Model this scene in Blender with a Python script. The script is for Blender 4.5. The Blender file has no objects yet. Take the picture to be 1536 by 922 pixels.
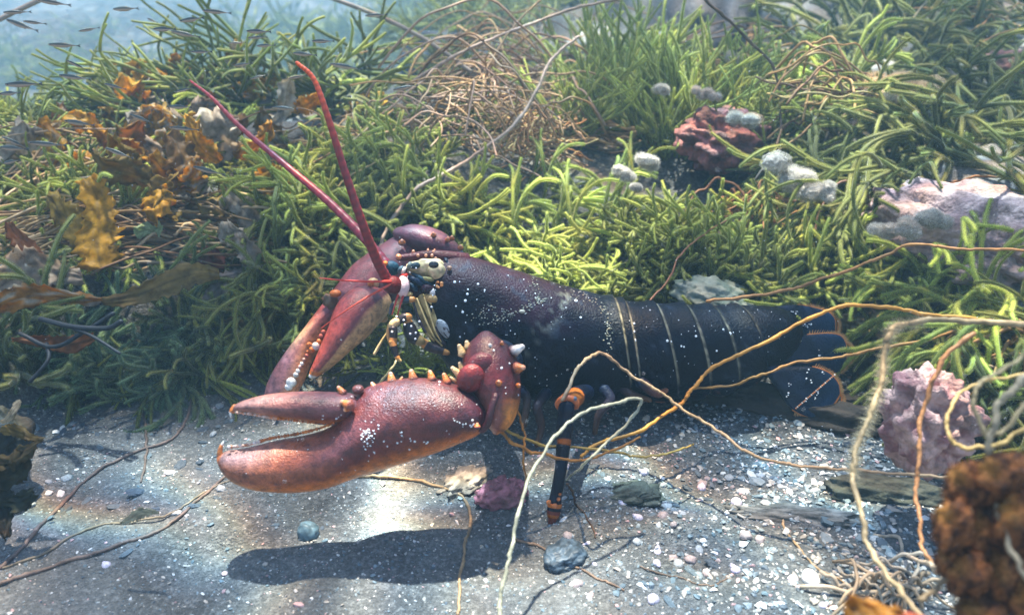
import bpy, math, random
import numpy as np
from mathutils import Vector, noise as mnoise
rng = random.Random(7)
npr = np.random.RandomState(11)
C = bpy.context.scene.collection
sc = bpy.context.scene
# ------------------------------------------------------------------ camera, light, exposure
PITCH = math.radians(25.0); CAMZ = 0.351; FPX = 1205.0
cam_d = bpy.data.cameras.new('camera'); cam = bpy.data.objects.new('camera', cam_d); C.objects.link(cam)
cam.location = (0, 0, CAMZ); cam.rotation_euler = (math.pi/2 - PITCH, 0, 0)
cam_d.sensor_width = 36; cam_d.lens = 36*FPX/1536; cam_d.clip_start = 0.01; cam_d.clip_end = 60
cam_d.dof.use_dof = True; cam_d.dof.focus_distance = 0.60; cam_d.dof.aperture_fstop = 8
sc.camera = cam
SUN_EL = 73.0; SUN_AZ = 8.0       # sun stands behind the lobster, a little to the left
world = bpy.data.worlds.new("World"); sc.world = world; world.use_nodes = True
nt = world.node_tree; bg = nt.nodes['Background']
sky = nt.nodes.new('ShaderNodeTexSky'); sky.sky_type = 'NISHITA'; sky.sun_disc = False
sky.sun_elevation = math.radians(SUN_EL); sky.sun_rotation = math.radians(-SUN_AZ)
nt.links.new(sky.outputs[0], bg.inputs['Color']); bg.inputs['Strength'].default_value = 0.15
sd = bpy.data.lights.new('sun', 'SUN'); sd.energy = 4.4; sd.angle = math.radians(1.0); sd.color = (1.0, 0.95, 0.86)
sun = bpy.data.objects.new('sun', sd); C.objects.link(sun)
el, az = math.radians(SUN_EL), math.radians(SUN_AZ)
sdir = Vector((-math.sin(az)*math.cos(el), math.cos(az)*math.cos(el), math.sin(el)))   # towards the sun
sun.rotation_euler = sdir.to_track_quat('Z', 'Y').to_euler(); sun.location = sdir*5
sc.view_settings.view_transform = 'Standard'; sc.view_settings.look = 'None'
sc.view_settings.exposure = 1.38; sc.view_settings.gamma = 1
sc.cycles.max_bounces = 6; sc.cycles.transparent_max_bounces = 20; sc.cycles.volume_bounces = 1
sc.cycles.use_denoising = True
sc.cycles.caustics_reflective = False; sc.cycles.caustics_refractive = False
HAZE_DENSITY = 0.068
LIGHT_PATCHES = [(-.30, .545, .14, .05, -.80), (-.083, .40, .014, .14, 2.6), (.24, .56, .17, .05, -.6), (-.26, .60, .10, .06, -.6), (.08, .74, .09, .10, .9), (-.01, .70, .07, .06, .6), (.30, .70, .13, .08, .9), (.0, .95, .2, .12, .5), (.10, .40, .07, .05, -.35), (-.14, .585, .035, .05, 1.0), (-.30, .80, .12, .08, .5), (.45, 1.15, .10, .12, 1.0), (.20, 1.0, .16, .1, .4), (-.36, .36, .10, .05, -.2), (-.083, .345, .017, .05, 2.4)]  # dim and bright patches of the overhead sheet, aimed at chosen ground spots

# ------------------------------------------------------------------ geometry helpers
FWD = Vector((0, math.cos(PITCH), -math.sin(PITCH))); UPV = Vector((0, math.sin(PITCH), math.cos(PITCH))); CAM = Vector((0, 0, CAMZ))
def P(px, py, d):
    return CAM + FWD*d + Vector((1, 0, 0))*((px-768)/FPX*d) + UPV*(-(py-461)/FPX*d)
def pix(v):
    r = Vector(v)-CAM; d = r.dot(FWD)
    return 768+r.x/d*FPX, 461-r.dot(UPV)/d*FPX, d
def S(px, d): return px/FPX*d
def sst(a, b, x):
    t = np.clip((x-a)/(b-a), 0, 1); return t*t*(3-2*t)
_perm = np.random.RandomState(3).rand(64, 64)
def vn(x, y, seed=0):
    x = np.asarray(x, float)+seed*17.31; y = np.asarray(y, float)+seed*9.77
    xi = np.floor(x).astype(int); yi = np.floor(y).astype(int); fx = x-xi; fy = y-yi
    fx = fx*fx*(3-2*fx); fy = fy*fy*(3-2*fy)
    g = lambda a, b: _perm[a % 64, b % 64]
    return (g(xi, yi)*(1-fx)+g(xi+1, yi)*fx)*(1-fy)+(g(xi, yi+1)*(1-fx)+g(xi+1, yi+1)*fx)*fy
def bank(x, y):
    yb = 0.645 - 0.05*sst(-0.12, -0.34, x*1.0) if False else None
    x = np.asarray(x, float); y = np.asarray(y, float)
    yb = 0.655 - 0.065*sst(0.14, 0.30, -x) - 0.20*sst(0.36, 0.46, -x)*0.6
    yb = yb - 0.03*sst(0.1, 0.25, x) - 0.40*sst(0.31, 0.40, x)
    yb = yb + 0.025*(vn(x*14, y*3, 5)-0.5)
    return y-yb
def H(x, y):
    s = bank(x, y); x = np.asarray(x, float); y = np.asarray(y, float)
    m = sst(0, 0.10, s)
    sand = 0.010*(vn(x*7, y*7, 1)-0.5) + 0.008*(vn(x*24, y*30, 2)-0.5) + 0.003*(vn(x*80, y*80, 3)-0.5)
    sp = np.maximum(s, 0)
    h = sand + 0.055*m + sp*(0.035+0.075*sst(.05, .6, x)) + .03*sst(.1, .5, sp) + m*(0.095*(vn(x*4.2, y*4.2, 4)-0.5) + 0.045*(vn(x*12, y*12, 6)-0.5)+0.012*(vn(x*40, y*40, 8)-.5))
    h = h - .34*sst(.97, 2.1, y)*sst(-.02, -.30, x/np.maximum(y, .3))
    far = sst(1.3, 2.2, y)
    h = h - (.10+.42*sst(1.0, -.9, x))*sst(1.3, 5.0, y) - .05*sst(1.5, 12, y)*np.maximum(y-2, 0)*.3
    return h + far*0.14*(vn(x*1.7, y*1.9, 9)-0.4)
def Hs(x, y): return float(H(x, y))
def G(px, py, dz=0.0):
    r = (P(px, py, 1.0)-CAM).normalized(); t = 0.15
    while t < 14:
        p = CAM+r*t
        if p.z <= Hs(p.x, p.y)+dz: break
        t += 0.004 if t < 1 else (.012 if t < 3 else .04)
    p = CAM+r*t
    return p

class MB:
    def __init__(s): s.v = []; s.f = []; s.c = []; s.n = 0; s.mi = []; s.cur = 0; s.m2 = None
    def add(s, v, f, c):
        v = np.asarray(v, float).reshape(-1, 3); c = np.asarray(c, float)
        if c.ndim == 1: c = np.tile(c[:3], (len(v), 1))
        for g in ([f] if isinstance(f, np.ndarray) else f):
            s.f.append(np.asarray(g, int)+s.n); s.mi.append(s.cur)
        s.v.append(v); s.c.append(c[:, :3]); s.n += len(v)
    def mesh(s, name, m, smooth=True, origin=None):
        V = np.concatenate(s.v); Cc = np.concatenate(s.c)
        if origin is not None: V = V-np.array(origin)
        faces = [g.reshape(len(g), -1) for g in s.f if len(g)]; mis = [k for k, g in zip(s.mi, s.f) if len(g)] if len(s.mi) == len(s.f) else [0]*len(faces)
        loops = np.concatenate([g.ravel() for g in faces])
        tot = np.concatenate([np.full(len(g), g.shape[1]) for g in faces])
        st = np.concatenate([[0], np.cumsum(tot)[:-1]])
        me = bpy.data.meshes.new(name)
        me.vertices.add(len(V)); me.vertices.foreach_set('co', V.ravel())
        me.loops.add(len(loops)); me.loops.foreach_set('vertex_index', loops.astype(np.int32))
        me.polygons.add(len(tot)); me.polygons.foreach_set('loop_start', st.astype(np.int32)); me.polygons.foreach_set('loop_total', tot.astype(np.int32))
        me.polygons.foreach_set('use_smooth', np.full(len(tot), smooth))
        a = me.color_attributes.new('Col', 'FLOAT_COLOR', 'POINT')
        a.data.foreach_set('color', np.concatenate([Cc, np.ones((len(Cc), 1))], 1).ravel())
        me.polygons.foreach_set('material_index', np.concatenate([np.full(len(g), k) for g, k in zip(faces, mis)]).astype(np.int32))
        me.update(calc_edges=True); me.validate(); me.materials.append(m)
        if s.m2: me.materials.append(s.m2)
        return me
    def build(s, name, m, parent=None, smooth=True, origin=None):
        o = bpy.data.objects.new(name, s.mesh(name, m, smooth, origin)); C.objects.link(o)
        if origin is not None: o.location = origin
        if parent is not None: o.parent = parent
        return o
def tag(o, label=None, cat=None, group=None, kind=None):
    if label: o['label'] = label
    if cat: o['category'] = cat
    if group: o['group'] = group
    if kind: o['kind'] = kind
    return o
def catmull(pts, n, ts=None):
    P_ = np.asarray(pts, float); k = len(P_)
    Q = np.vstack([2*P_[0]-P_[1], P_, 2*P_[-1]-P_[-2]])
    t = (np.linspace(0, k-1, n) if ts is None else np.asarray(ts)); i = np.minimum(t.astype(int), k-2); f = (t-i)[:, None]
    a, b, c, d = Q[i], Q[i+1], Q[i+2], Q[i+3]
    return 0.5*((2*b)+(-a+c)*f+(2*a-5*b+4*c-d)*f**2+(-a+3*b-3*c+d)*f**3)
def frames(pts):
    p = np.asarray(pts, float); T = np.gradient(p, axis=0); T /= np.linalg.norm(T, axis=1)[:, None]+1e-12
    up = np.array([0, 0, 1.0]) if abs(T[0][2]) < 0.9 else np.array([1.0, 0, 0])
    N = np.zeros_like(p); n = np.cross(T[0], up); n /= np.linalg.norm(n); N[0] = n
    for i in range(1, len(p)):
        n = n-T[i]*n.dot(T[i]); l = np.linalg.norm(n); n = n/l if l > 1e-9 else N[i-1]; N[i] = n
    return T, N, np.cross(T, N)
def gridfaces(nr, ns, closed=True):
    i = np.arange(nr-1)[:, None]*ns; j = np.arange(ns if closed else ns-1)[None, :]; j2 = (j+1) % ns
    return np.stack([i+j, i+j2, i+ns+j2, i+ns+j], -1).reshape(-1, 4)
def tube(mb, pts, rad, ns=7, col=(1, 1, 1), cap=True, flat=1.0):
    p = np.asarray([tuple(q) for q in pts], float); n = len(p)
    r = np.asarray(rad, float)*np.ones(n); T, N, B = frames(p)
    if cap:   # rounded ends
        p = np.vstack([p[0]-T[0]*r[0]*.7, p, p[-1]+T[-1]*r[-1]*.7]); r = np.concatenate([[r[0]*.35], r, [r[-1]*.35]])
        N = np.vstack([N[:1], N, N[-1:]]); B = np.vstack([B[:1], B, B[-1:]]); n += 2
    a = np.linspace(0, 2*np.pi, ns, endpoint=False)
    v = p[:, None]+r[:, None, None]*(N[:, None]*np.cos(a)[None, :, None]+flat*B[:, None]*np.sin(a)[None, :, None])
    c = np.asarray(col, float)
    if c.ndim == 2:
        if cap: c = np.vstack([c[:1], c, c[-1:]])
        c = np.repeat(c, ns, 0)
    f = [gridfaces(n, ns)]
    f.append(np.arange(ns)[None, ::-1].copy()); f.append((np.arange(ns)+(n-1)*ns)[None, :])
    mb.add(v.reshape(-1, 3), f, c); return p, r, N, B
def loft(mb, secs, n=60, m=28, colf=None, e=2.0, disp=None, cap=True, world_secs=False):
    """secs: (Tx,Ty,Bx,By,depth,halfthick[,tilt]) in photo pixels / metres -> closed smooth solid"""
    rows = []
    for s in secs:
        tl = s[6] if len(s) > 6 else 0.0
        T = P(s[0], s[1], s[4]+tl); B = P(s[2], s[3], s[4]-tl)
        rows.append((*T, *B, s[5]))
    R = catmull(rows, n); T = R[:, :3]; B = R[:, 3:6]; th = np.maximum(R[:, 6], 1e-4)
    c = (T+B)/2; a = (T-B)/2; tg = np.gradient(c, axis=0)
    b = np.cross(tg, a); b /= np.linalg.norm(b, axis=1)[:, None]+1e-12
    sgn = np.sign((b@np.array(-FWD)))[:, None]; sgn[sgn == 0] = 1; b = b*sgn
    ph = np.linspace(0, 2*np.pi, m, endpoint=False)   # 0 top, pi/2 towards camera, pi bottom
    cs, sn = np.cos(ph), np.sin(ph)
    cs = np.sign(cs)*abs(cs)**(2/e); sn = np.sign(sn)*abs(sn)**(2/e)
    k = np.ones((n, m))
    U, PH = np.meshgrid(np.linspace(0, 1, n), ph, indexing='ij')
    if disp is not None: k = k+disp(U, PH)
    v = c[:, None]+k[..., None]*(a[:, None]*cs[None, :, None]+(b*th[:, None])[:, None]*sn[None, :, None])
    if colf is None: col = np.ones((n*m, 3))*.5
    elif callable(colf): col = colf(U, PH, v).reshape(-1, 3)
    else: col = np.tile(np.asarray(colf, float), (n*m, 1))
    f = [gridfaces(n, m)]
    vv = v.reshape(-1, 3)
    if cap:
        for idx, rr in ((0, 0), (n-1, n-1)):
            cen = v[idx].mean(0); d = tg[idx]/(np.linalg.norm(tg[idx])+1e-12)*(-1 if idx == 0 else 1)
            size = min(np.linalg.norm(a[idx]), th[idx])
            ring2 = cen+(v[idx]-cen)*.62+d*size*.42; top = cen+d*size*.58
            base = len(vv); vv = np.vstack([vv, ring2, top[None]])
            col = np.vstack([col, col.reshape(-1, 3)[idx*m:(idx+1)*m], col[idx*m][None]])
            r0 = np.arange(m)+idx*m; r1 = np.arange(m)+base; j = np.roll(np.arange(m), -1)
            q = np.stack([r0, r0[j], r1[j], r1], -1); t = np.stack([r1, r1[j], np.full(m, base+m)], -1)
            if idx == 0: q = q[:, ::-1]; t = t[:, ::-1]
            f += [q, t]
    mb.add(vv, f, col); return c, a, b, th
_ico = {}
def ico(sub):
    if sub in _ico: return _ico[sub]
    import bmesh
    bm = bmesh.new(); bmesh.ops.create_icosphere(bm, subdivisions=sub, radius=1)
    v = np.array([x.co[:] for x in bm.verts]); f = np.array([[y.index for y in x.verts] for x in bm.faces]); bm.free()
    _ico[sub] = (v, f); return _ico[sub]
def blob(mb, c, r, col, sub=3, amp=0.0, sc_=1.0, seed=0, rot=None, sharp=False):
    v, f = ico(sub); c = np.array(tuple(c)); r = np.ones(3)*np.asarray(r, float)
    if amp:
        k = np.array([1+amp*mnoise.fractal(Vector(p*sc_)+Vector((seed*3.1, seed*1.7, 0)), 1.0, 2.2, 4 if sub > 3 else 2) for p in v])
        if sharp: k = np.round(k*9)/9*.5+k*.5
        w = v*k[:, None]
    else: w = v
    w = w*r
    if rot is not None:
        w = w@np.array(rot.to_matrix()).T
    mb.add(w+c, f, col(v, w) if callable(col) else col)
def rot3(rx, ry, rz):
    from mathutils import Euler
    return Euler((rx, ry, rz))
def cone(mb, base, tip, r, c0, c1, ns=8):
    b = Vector(base); t = Vector(tip); pts = [b, b.lerp(t, .35), b.lerp(t, .7), t]
    tube(mb, pts, [r*1.15, r*.85, r*.66, r*.48], ns, np.array([c0, np.array(c0)*.5+np.array(c1)*.5, c1, c1]))
def fuzz(mb, p, r, N, B, T=None, per=6, ln=0.0016, w=0.00012, col=(.5, .6, .3), rs=None):
    """short hairs standing on a tube: thin triangles"""
    rs = rs or npr; k = len(p)*per; i = rs.randint(0, len(p)-1, k); fr = rs.rand(k)[:, None]
    a = rs.rand(k)*2*np.pi
    c = p[i]*(1-fr)+p[i+1]*fr; rr = (r[i]*(1-fr[:, 0])+r[i+1]*fr[:, 0])[:, None]
    d = N[i]*np.cos(a)[:, None]+B[i]*np.sin(a)[:, None]; tg = p[i+1]-p[i]; tg /= np.linalg.norm(tg, axis=1)[:, None]+1e-9
    dd = d+tg*(rs.rand(k)[:, None]-.3)*1.0+rs.randn(k, 3)*.2
    L = ln*(.5+rs.rand(k))[:, None]
    b0 = c+d*rr*.9; v = np.stack([b0-tg*w, b0+tg*w, b0+dd*L], 1).reshape(-1, 3)
    f = np.arange(3*k).reshape(-1, 3)
    mb.add(v, f, col)

# ------------------------------------------------------------------ materials
def mat(name, col=None, rough=.5, spec=.5, noise=0.25, nscale=60, bump=.3, bscale=200, trans=0.0, sheen=0.0, coat=0.0, tint=None, tintamt=.0, tscale=30, bdist=.001, rnd=0.0, obj=True, sss=0.0):
    m = bpy.data.materials.new(name); m.use_nodes = True; t = m.node_tree; N = t.nodes; L = t.links
    b = N['Principled BSDF']; out = N['Material Output']
    tc = N.new('ShaderNodeTexCoord'); co = tc.outputs['Object']
    if col is None:
        a = N.new('ShaderNodeAttribute'); a.attribute_name = 'Col'; src = a.outputs['Color']
    else:
        a = N.new('ShaderNodeRGB'); a.outputs[0].default_value = (*col, 1); src = a.outputs[0]
    if tint is not None:
        n2 = N.new('ShaderNodeTexNoise'); n2.inputs['Scale'].default_value = tscale; n2.inputs['Detail'].default_value = 5; n2.inputs['Roughness'].default_value = .65
        L.new(co, n2.inputs['Vector'])
        r2 = N.new('ShaderNodeMapRange'); r2.inputs[1].default_value = .48; r2.inputs[2].default_value = .66; r2.inputs[4].default_value = tintamt
        L.new(n2.outputs['Fac'], r2.inputs[0])
        mx = N.new('ShaderNodeMixRGB'); mx.inputs['Color2'].default_value = (*tint, 1); L.new(r2.outputs[0], mx.inputs['Fac']); L.new(src, mx.inputs['Color1']); src = mx.outputs[0]
    if noise:
        n1 = N.new('ShaderNodeTexNoise'); n1.inputs['Scale'].default_value = nscale; n1.inputs['Detail'].default_value = 6; n1.inputs['Roughness'].default_value = .6
        L.new(co, n1.inputs['Vector'])
        mr = N.new('ShaderNodeMapRange'); mr.inputs[1].default_value = .3; mr.inputs[2].default_value = .7; mr.inputs[3].default_value = 1-noise; mr.inputs[4].default_value = 1+noise
        L.new(n1.outputs['Fac'], mr.inputs[0])
        v = N.new('ShaderNodeVectorMath'); v.operation = 'SCALE'; L.new(src, v.inputs[0]); L.new(mr.outputs[0], v.inputs['Scale']); src = v.outputs[0]
    if rnd:
        oi = N.new('ShaderNodeObjectInfo'); m3 = N.new('ShaderNodeMapRange'); m3.inputs[3].default_value = 1-rnd; m3.inputs[4].default_value = 1+rnd
        L.new(oi.outputs['Random'], m3.inputs[0]); v = N.new('ShaderNodeVectorMath'); v.operation = 'SCALE'; L.new(src, v.inputs[0]); L.new(m3.outputs[0], v.inputs['Scale']); src = v.outputs[0]
    L.new(src, b.inputs['Base Color']); b.inputs['Roughness'].default_value = rough; b.inputs['Specular IOR Level'].default_value = spec
    if sheen: b.inputs['Sheen Weight'].default_value = sheen; b.inputs['Sheen Roughness'].default_value = .4
    if coat: b.inputs['Coat Weight'].default_value = coat; b.inputs['Coat Roughness'].default_value = .15
    if sss: b.inputs['Subsurface Weight'].default_value = sss; b.inputs['Subsurface Radius'].default_value = (.01, .006, .003); b.inputs['Subsurface Scale'].default_value = .5
    if bump:
        n3 = N.new('ShaderNodeTexNoise'); n3.inputs['Scale'].default_value = bscale; n3.inputs['Detail'].default_value = 5; L.new(co, n3.inputs['Vector'])
        bp = N.new('ShaderNodeBump'); bp.inputs['Strength'].default_value = bump; bp.inputs['Distance'].default_value = bdist
        L.new(n3.outputs['Fac'], bp.inputs['Height']); L.new(bp.outputs[0], b.inputs['Normal'])
    if trans:
        tr = N.new('ShaderNodeBsdfTranslucent'); L.new(src, tr.inputs['Color']); mxs = N.new('ShaderNodeMixShader'); mxs.inputs[0].default_value = trans
        L.new(b.outputs[0], mxs.inputs[1]); L.new(tr.outputs[0], mxs.inputs[2]); L.new(mxs.outputs[0], out.inputs['Surface'])
    return m
def fuzz_shell():
    m = bpy.data.materials.new('weed_fur'); m.use_nodes = True; t = m.node_tree; N = t.nodes; L = t.links; N.remove(N['Principled BSDF']); out = N['Material Output']
    a = N.new('ShaderNodeAttribute'); a.attribute_name = 'Col'; df = N.new('ShaderNodeBsdfDiffuse'); tl = N.new('ShaderNodeBsdfTranslucent'); tp = N.new('ShaderNodeBsdfTransparent')
    L.new(a.outputs['Color'], df.inputs['Color']); L.new(a.outputs['Color'], tl.inputs['Color']); m1 = N.new('ShaderNodeMixShader'); m1.inputs[0].default_value = .5; L.new(df.outputs[0], m1.inputs[1]); L.new(tl.outputs[0], m1.inputs[2])
    tc = N.new('ShaderNodeTexCoord'); n = N.new('ShaderNodeTexNoise'); n.inputs['Scale'].default_value = 900; n.inputs['Detail'].default_value = 1; L.new(tc.outputs['Object'], n.inputs['Vector'])
    mr = N.new('ShaderNodeMapRange'); mr.inputs[1].default_value = .42; mr.inputs[2].default_value = .64; mr.inputs[3].default_value = .04; mr.inputs[4].default_value = .48; L.new(n.outputs['Fac'], mr.inputs[0])
    m2 = N.new('ShaderNodeMixShader'); L.new(mr.outputs[0], m2.inputs[0]); L.new(tp.outputs[0], m2.inputs[1]); L.new(m1.outputs[0], m2.inputs[2]); L.new(m2.outputs[0], out.inputs['Surface']); return m
M = dict(
    fur=fuzz_shell(),
    shell=mat('lobster_shell', rough=.36, spec=.12, noise=.3, nscale=90, bump=.8, bscale=600, bdist=.0011, tint=(.35, .10, .05), tintamt=.0),
    claw=mat('claw_shell', rough=.33, spec=.45, noise=.42, nscale=160, bump=.7, bscale=900, bdist=.0009, tint=(.05, .02, .03), tintamt=.55, tscale=260),
    soft=mat('soft_joint', rough=.4, spec=.4, noise=.3, nscale=200, bump=.3, bscale=500, trans=.15),
    antenna=mat('antenna_red', rough=.4, noise=.2, nscale=300, bump=.2, bscale=800, trans=.2),
    eye=mat('eye_black', col=(.004, .004, .005), rough=.08, spec=.7, noise=0, bump=0),
    barn=mat('white_barnacle', col=(.8, .83, .85), rough=.5, noise=.1, bump=0),
    weed=mat('green_weed', rough=.55, spec=.25, noise=.3, nscale=70, bump=.5, bscale=500, trans=.38, sheen=.5, rnd=.22),
    fuzz=mat('weed_fuzz', rough=.8, spec=.1, noise=0, bump=0, trans=.6, rnd=.15),
    kelp=mat('brown_kelp', rough=.5, spec=.25, noise=.35, nscale=110, bump=.5, bscale=250, trans=.58, tint=(.10, .05, .015), tintamt=.6, tscale=90),
    strand=mat('string_weed', rough=.5, spec=.3, noise=.35, nscale=150, bump=.5, bscale=600, trans=.2),
    tangle=mat('string_tangle', rough=.55, spec=.3, noise=.3, nscale=60, bump=.3, bscale=600, trans=.2, rnd=.15),
    rock=mat('rock', rough=.75, spec=.3, noise=.4, nscale=60, bump=.9, bscale=160, bdist=.003),
    pink=mat('pink_crust_rock', rough=.7, spec=.35, noise=.4, nscale=120, bump=1.0, bscale=220, bdist=.004, tint=(.10, .06, .05), tintamt=.8, tscale=55),
    stone=mat('pebble', rough=.5, spec=.4, noise=.3, nscale=180, bump=.4, bscale=400),
    grit=mat('shell_grit', rough=.55, spec=.4, noise=.2, nscale=400, bump=0),
    fluff=mat('white_fluff', rough=.6, spec=.2, noise=.25, nscale=150, bump=.8, bscale=350, trans=.35, sheen=.6),
    fish=mat('fish_skin', rough=.3, spec=.6, noise=.3, nscale=300, bump=.2, bscale=900, trans=.25),
)

# ------------------------------------------------------------------ water: unseen overhead sheet patterning the sunlight, and hazy body of water
def water():
    mb = MB(); z = 1.25
    xs = np.unique(np.concatenate([np.linspace(-15, 15, 40), np.arange(-1.2, 1.2, .012)])); ys = np.unique(np.concatenate([np.linspace(-6, 18, 40), np.arange(.3, 2.4, .012)]))
    X, Y = np.meshgrid(xs, ys, indexing='ij'); Z = z+0*X
    # hand-placed patches in the sheet's colour that dim or brighten the sun (point on the ground, half widths, gain)
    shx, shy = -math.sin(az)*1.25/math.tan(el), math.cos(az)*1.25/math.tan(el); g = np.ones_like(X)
    for gx, gy, wx, wy, gain in LIGHT_PATCHES:
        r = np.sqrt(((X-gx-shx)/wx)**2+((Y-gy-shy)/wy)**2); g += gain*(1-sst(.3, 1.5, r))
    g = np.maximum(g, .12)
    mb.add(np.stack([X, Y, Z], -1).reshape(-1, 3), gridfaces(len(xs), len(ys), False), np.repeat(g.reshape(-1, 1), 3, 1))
    m = bpy.data.materials.new('water_surface_gobo'); m.use_nodes = True; t = m.node_tree; N = t.nodes; L = t.links; N.clear()
    out = N.new('ShaderNodeOutputMaterial'); tr = N.new('ShaderNodeBsdfTransparent'); geo = N.new('ShaderNodeNewGeometry')
    comb = N.new('ShaderNodeCombineXYZ')
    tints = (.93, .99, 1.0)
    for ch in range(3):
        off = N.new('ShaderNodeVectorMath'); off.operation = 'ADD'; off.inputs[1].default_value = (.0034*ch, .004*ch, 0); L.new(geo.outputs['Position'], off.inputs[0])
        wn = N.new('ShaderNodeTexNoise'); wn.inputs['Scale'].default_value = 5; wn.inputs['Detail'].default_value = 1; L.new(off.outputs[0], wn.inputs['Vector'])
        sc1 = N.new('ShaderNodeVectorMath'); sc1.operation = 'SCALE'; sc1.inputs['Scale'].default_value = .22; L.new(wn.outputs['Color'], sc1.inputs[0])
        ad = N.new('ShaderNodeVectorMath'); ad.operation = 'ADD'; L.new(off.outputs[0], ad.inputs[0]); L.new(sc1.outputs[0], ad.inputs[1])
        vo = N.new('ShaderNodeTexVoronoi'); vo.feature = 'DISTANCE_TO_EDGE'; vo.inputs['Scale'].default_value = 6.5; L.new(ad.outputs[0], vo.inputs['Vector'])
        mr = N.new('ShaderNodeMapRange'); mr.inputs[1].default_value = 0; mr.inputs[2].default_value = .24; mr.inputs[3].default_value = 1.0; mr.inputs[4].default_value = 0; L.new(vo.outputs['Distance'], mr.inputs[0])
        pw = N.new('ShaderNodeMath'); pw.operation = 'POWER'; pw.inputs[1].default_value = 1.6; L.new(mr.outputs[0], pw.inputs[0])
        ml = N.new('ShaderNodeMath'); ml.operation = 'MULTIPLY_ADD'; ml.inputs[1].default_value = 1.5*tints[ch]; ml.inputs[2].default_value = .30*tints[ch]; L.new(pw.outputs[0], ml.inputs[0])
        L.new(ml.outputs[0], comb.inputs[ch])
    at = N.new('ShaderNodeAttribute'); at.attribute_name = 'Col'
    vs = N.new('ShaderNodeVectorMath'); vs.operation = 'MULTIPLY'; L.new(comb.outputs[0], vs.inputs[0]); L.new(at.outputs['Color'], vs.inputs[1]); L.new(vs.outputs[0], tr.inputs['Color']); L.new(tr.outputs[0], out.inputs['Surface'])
    o = mb.build('water_surface_gobo', m); tag(o, kind='structure')
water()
def haze():
    import bmesh
    bm = bmesh.new(); bmesh.ops.create_cube(bm, size=1)
    me = bpy.data.meshes.new('haze'); bm.to_mesh(me); bm.free(); o = bpy.data.objects.new('haze', me); C.objects.link(o)
    for v in me.vertices: v.co = Vector((v.co.x*26, v.co.y*19+7.2, v.co.z*2.1-.05))
    m = bpy.data.materials.new('haze'); m.use_nodes = True; N = m.node_tree.nodes; N.remove(N['Principled BSDF'])
    v = N.new('ShaderNodeVolumePrincipled'); v.inputs['Color'].default_value = (.32, .56, .72, 1); v.inputs['Density'].default_value = HAZE_DENSITY; v.inputs['Anisotropy'].default_value = .1
    m.node_tree.links.new(v.outputs[0], N['Material Output'].inputs['Volume']); me.materials.append(m)
    tag(o, kind='stuff')
haze()

# ------------------------------------------------------------------ seabed
def seabed():
    def axis(a, b, c, d, fine, coarse_n):
        left = b-(np.linspace(0, 1, coarse_n)[::-1]**2.2)*(b-a); right = c+(np.linspace(0, 1, coarse_n)**2.2)*(d-c)
        return np.unique(np.concatenate([left, np.arange(b, c, fine), right]))
    xs = axis(-12, -.75, .75, 12, .0032, 80); ys = axis(-1.8, .22, 1.05, 15, .0032, 150)
    X, Y = np.meshgrid(xs, ys, indexing='ij'); Z = H(X, Y)
    s = sst(.0, .05, bank(X, Y))[..., None]
    # sand: grey, silty, paler where it is clean; rock behind: dark brown crust
    g = (.62+.6*vn(X*9, Y*9, 12)*.5+.22*(vn(X*60, Y*60, 13)-.5))[..., None]
    sand = np.array([.155, .157, .152])*g*(.82+.36*vn(X*34, Y*34, 17)[..., None]); gravel = np.array([.085, .102, .115])*g
    k = sst(.02, .22, X+.15*(vn(X*11, Y*11, 15)-.5))[..., None]; sand = sand*(1-k*.75)+gravel*k*.75
    k2 = sst(.37, .55, Y)[..., None]*.45; sand = sand*(1-k2)+np.array([.07, .082, .09])*g*k2
    rock = np.array([.055, .05, .038])*(.5+1.0*vn(X*30, Y*30, 14)[..., None])
    pale = sst(.62, .78, vn(X*5, Y*5, 21))[..., None]*.7; rock = rock*(1-pale)+np.array([.24, .22, .20])*pale
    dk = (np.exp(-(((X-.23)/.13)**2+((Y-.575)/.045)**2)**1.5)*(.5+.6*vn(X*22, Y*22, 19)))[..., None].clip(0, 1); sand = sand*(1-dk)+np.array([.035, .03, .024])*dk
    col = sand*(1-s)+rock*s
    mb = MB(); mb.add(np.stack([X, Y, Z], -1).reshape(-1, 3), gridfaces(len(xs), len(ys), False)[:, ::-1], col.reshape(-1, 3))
    m = mat('seabed', rough=.8, spec=.25, noise=.35, nscale=600, bump=1.0, bscale=650, bdist=.0036, tint=(.45, .45, .43), tintamt=.30, tscale=240)
    tag(mb.build('seabed', m), kind='structure')
seabed()

# ------------------------------------------------------------------ the lobster
NAVY = np.array([.006, .010, .022]); PURP = np.array([.085, .022, .030]); RED = np.array([.23, .055, .035]); ORG = np.array([.62, .17, .03])
CREAM = np.array([.62, .42, .20]); BLK = np.array([.008, .008, .014]); PALE = np.array([.55, .30, .26]); WHT = np.array([.8, .75, .7]); DRED = np.array([.16, .012, .010])
def nz(v, s, seed=0):
    f = v.reshape(-1, 3)
    return (vn(f[:, 0]*s+f[:, 2]*s*.7, f[:, 1]*s*.6+f[:, 2]*s, seed)).reshape(v.shape[:-1])[..., None]
def lerp(a, b, k): return a*(1-k)+b*k
lob = bpy.data.objects.new('lobster', None); C.objects.link(lob); lob.location = P(860, 600, .62); lob.location.z = 0.0
LOC = np.array(lob.location)
def lp(mb, name, m, parent=None, smooth=True):
    o = mb.build(name, m, parent or lob, smooth, origin=LOC if True else None)
    o.location = (0, 0, 0); return o     # vertices are relative to the lobster's base
tag(lob, 'blue-black lobster with reddish claws raised over the sand', 'lobster')

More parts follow.
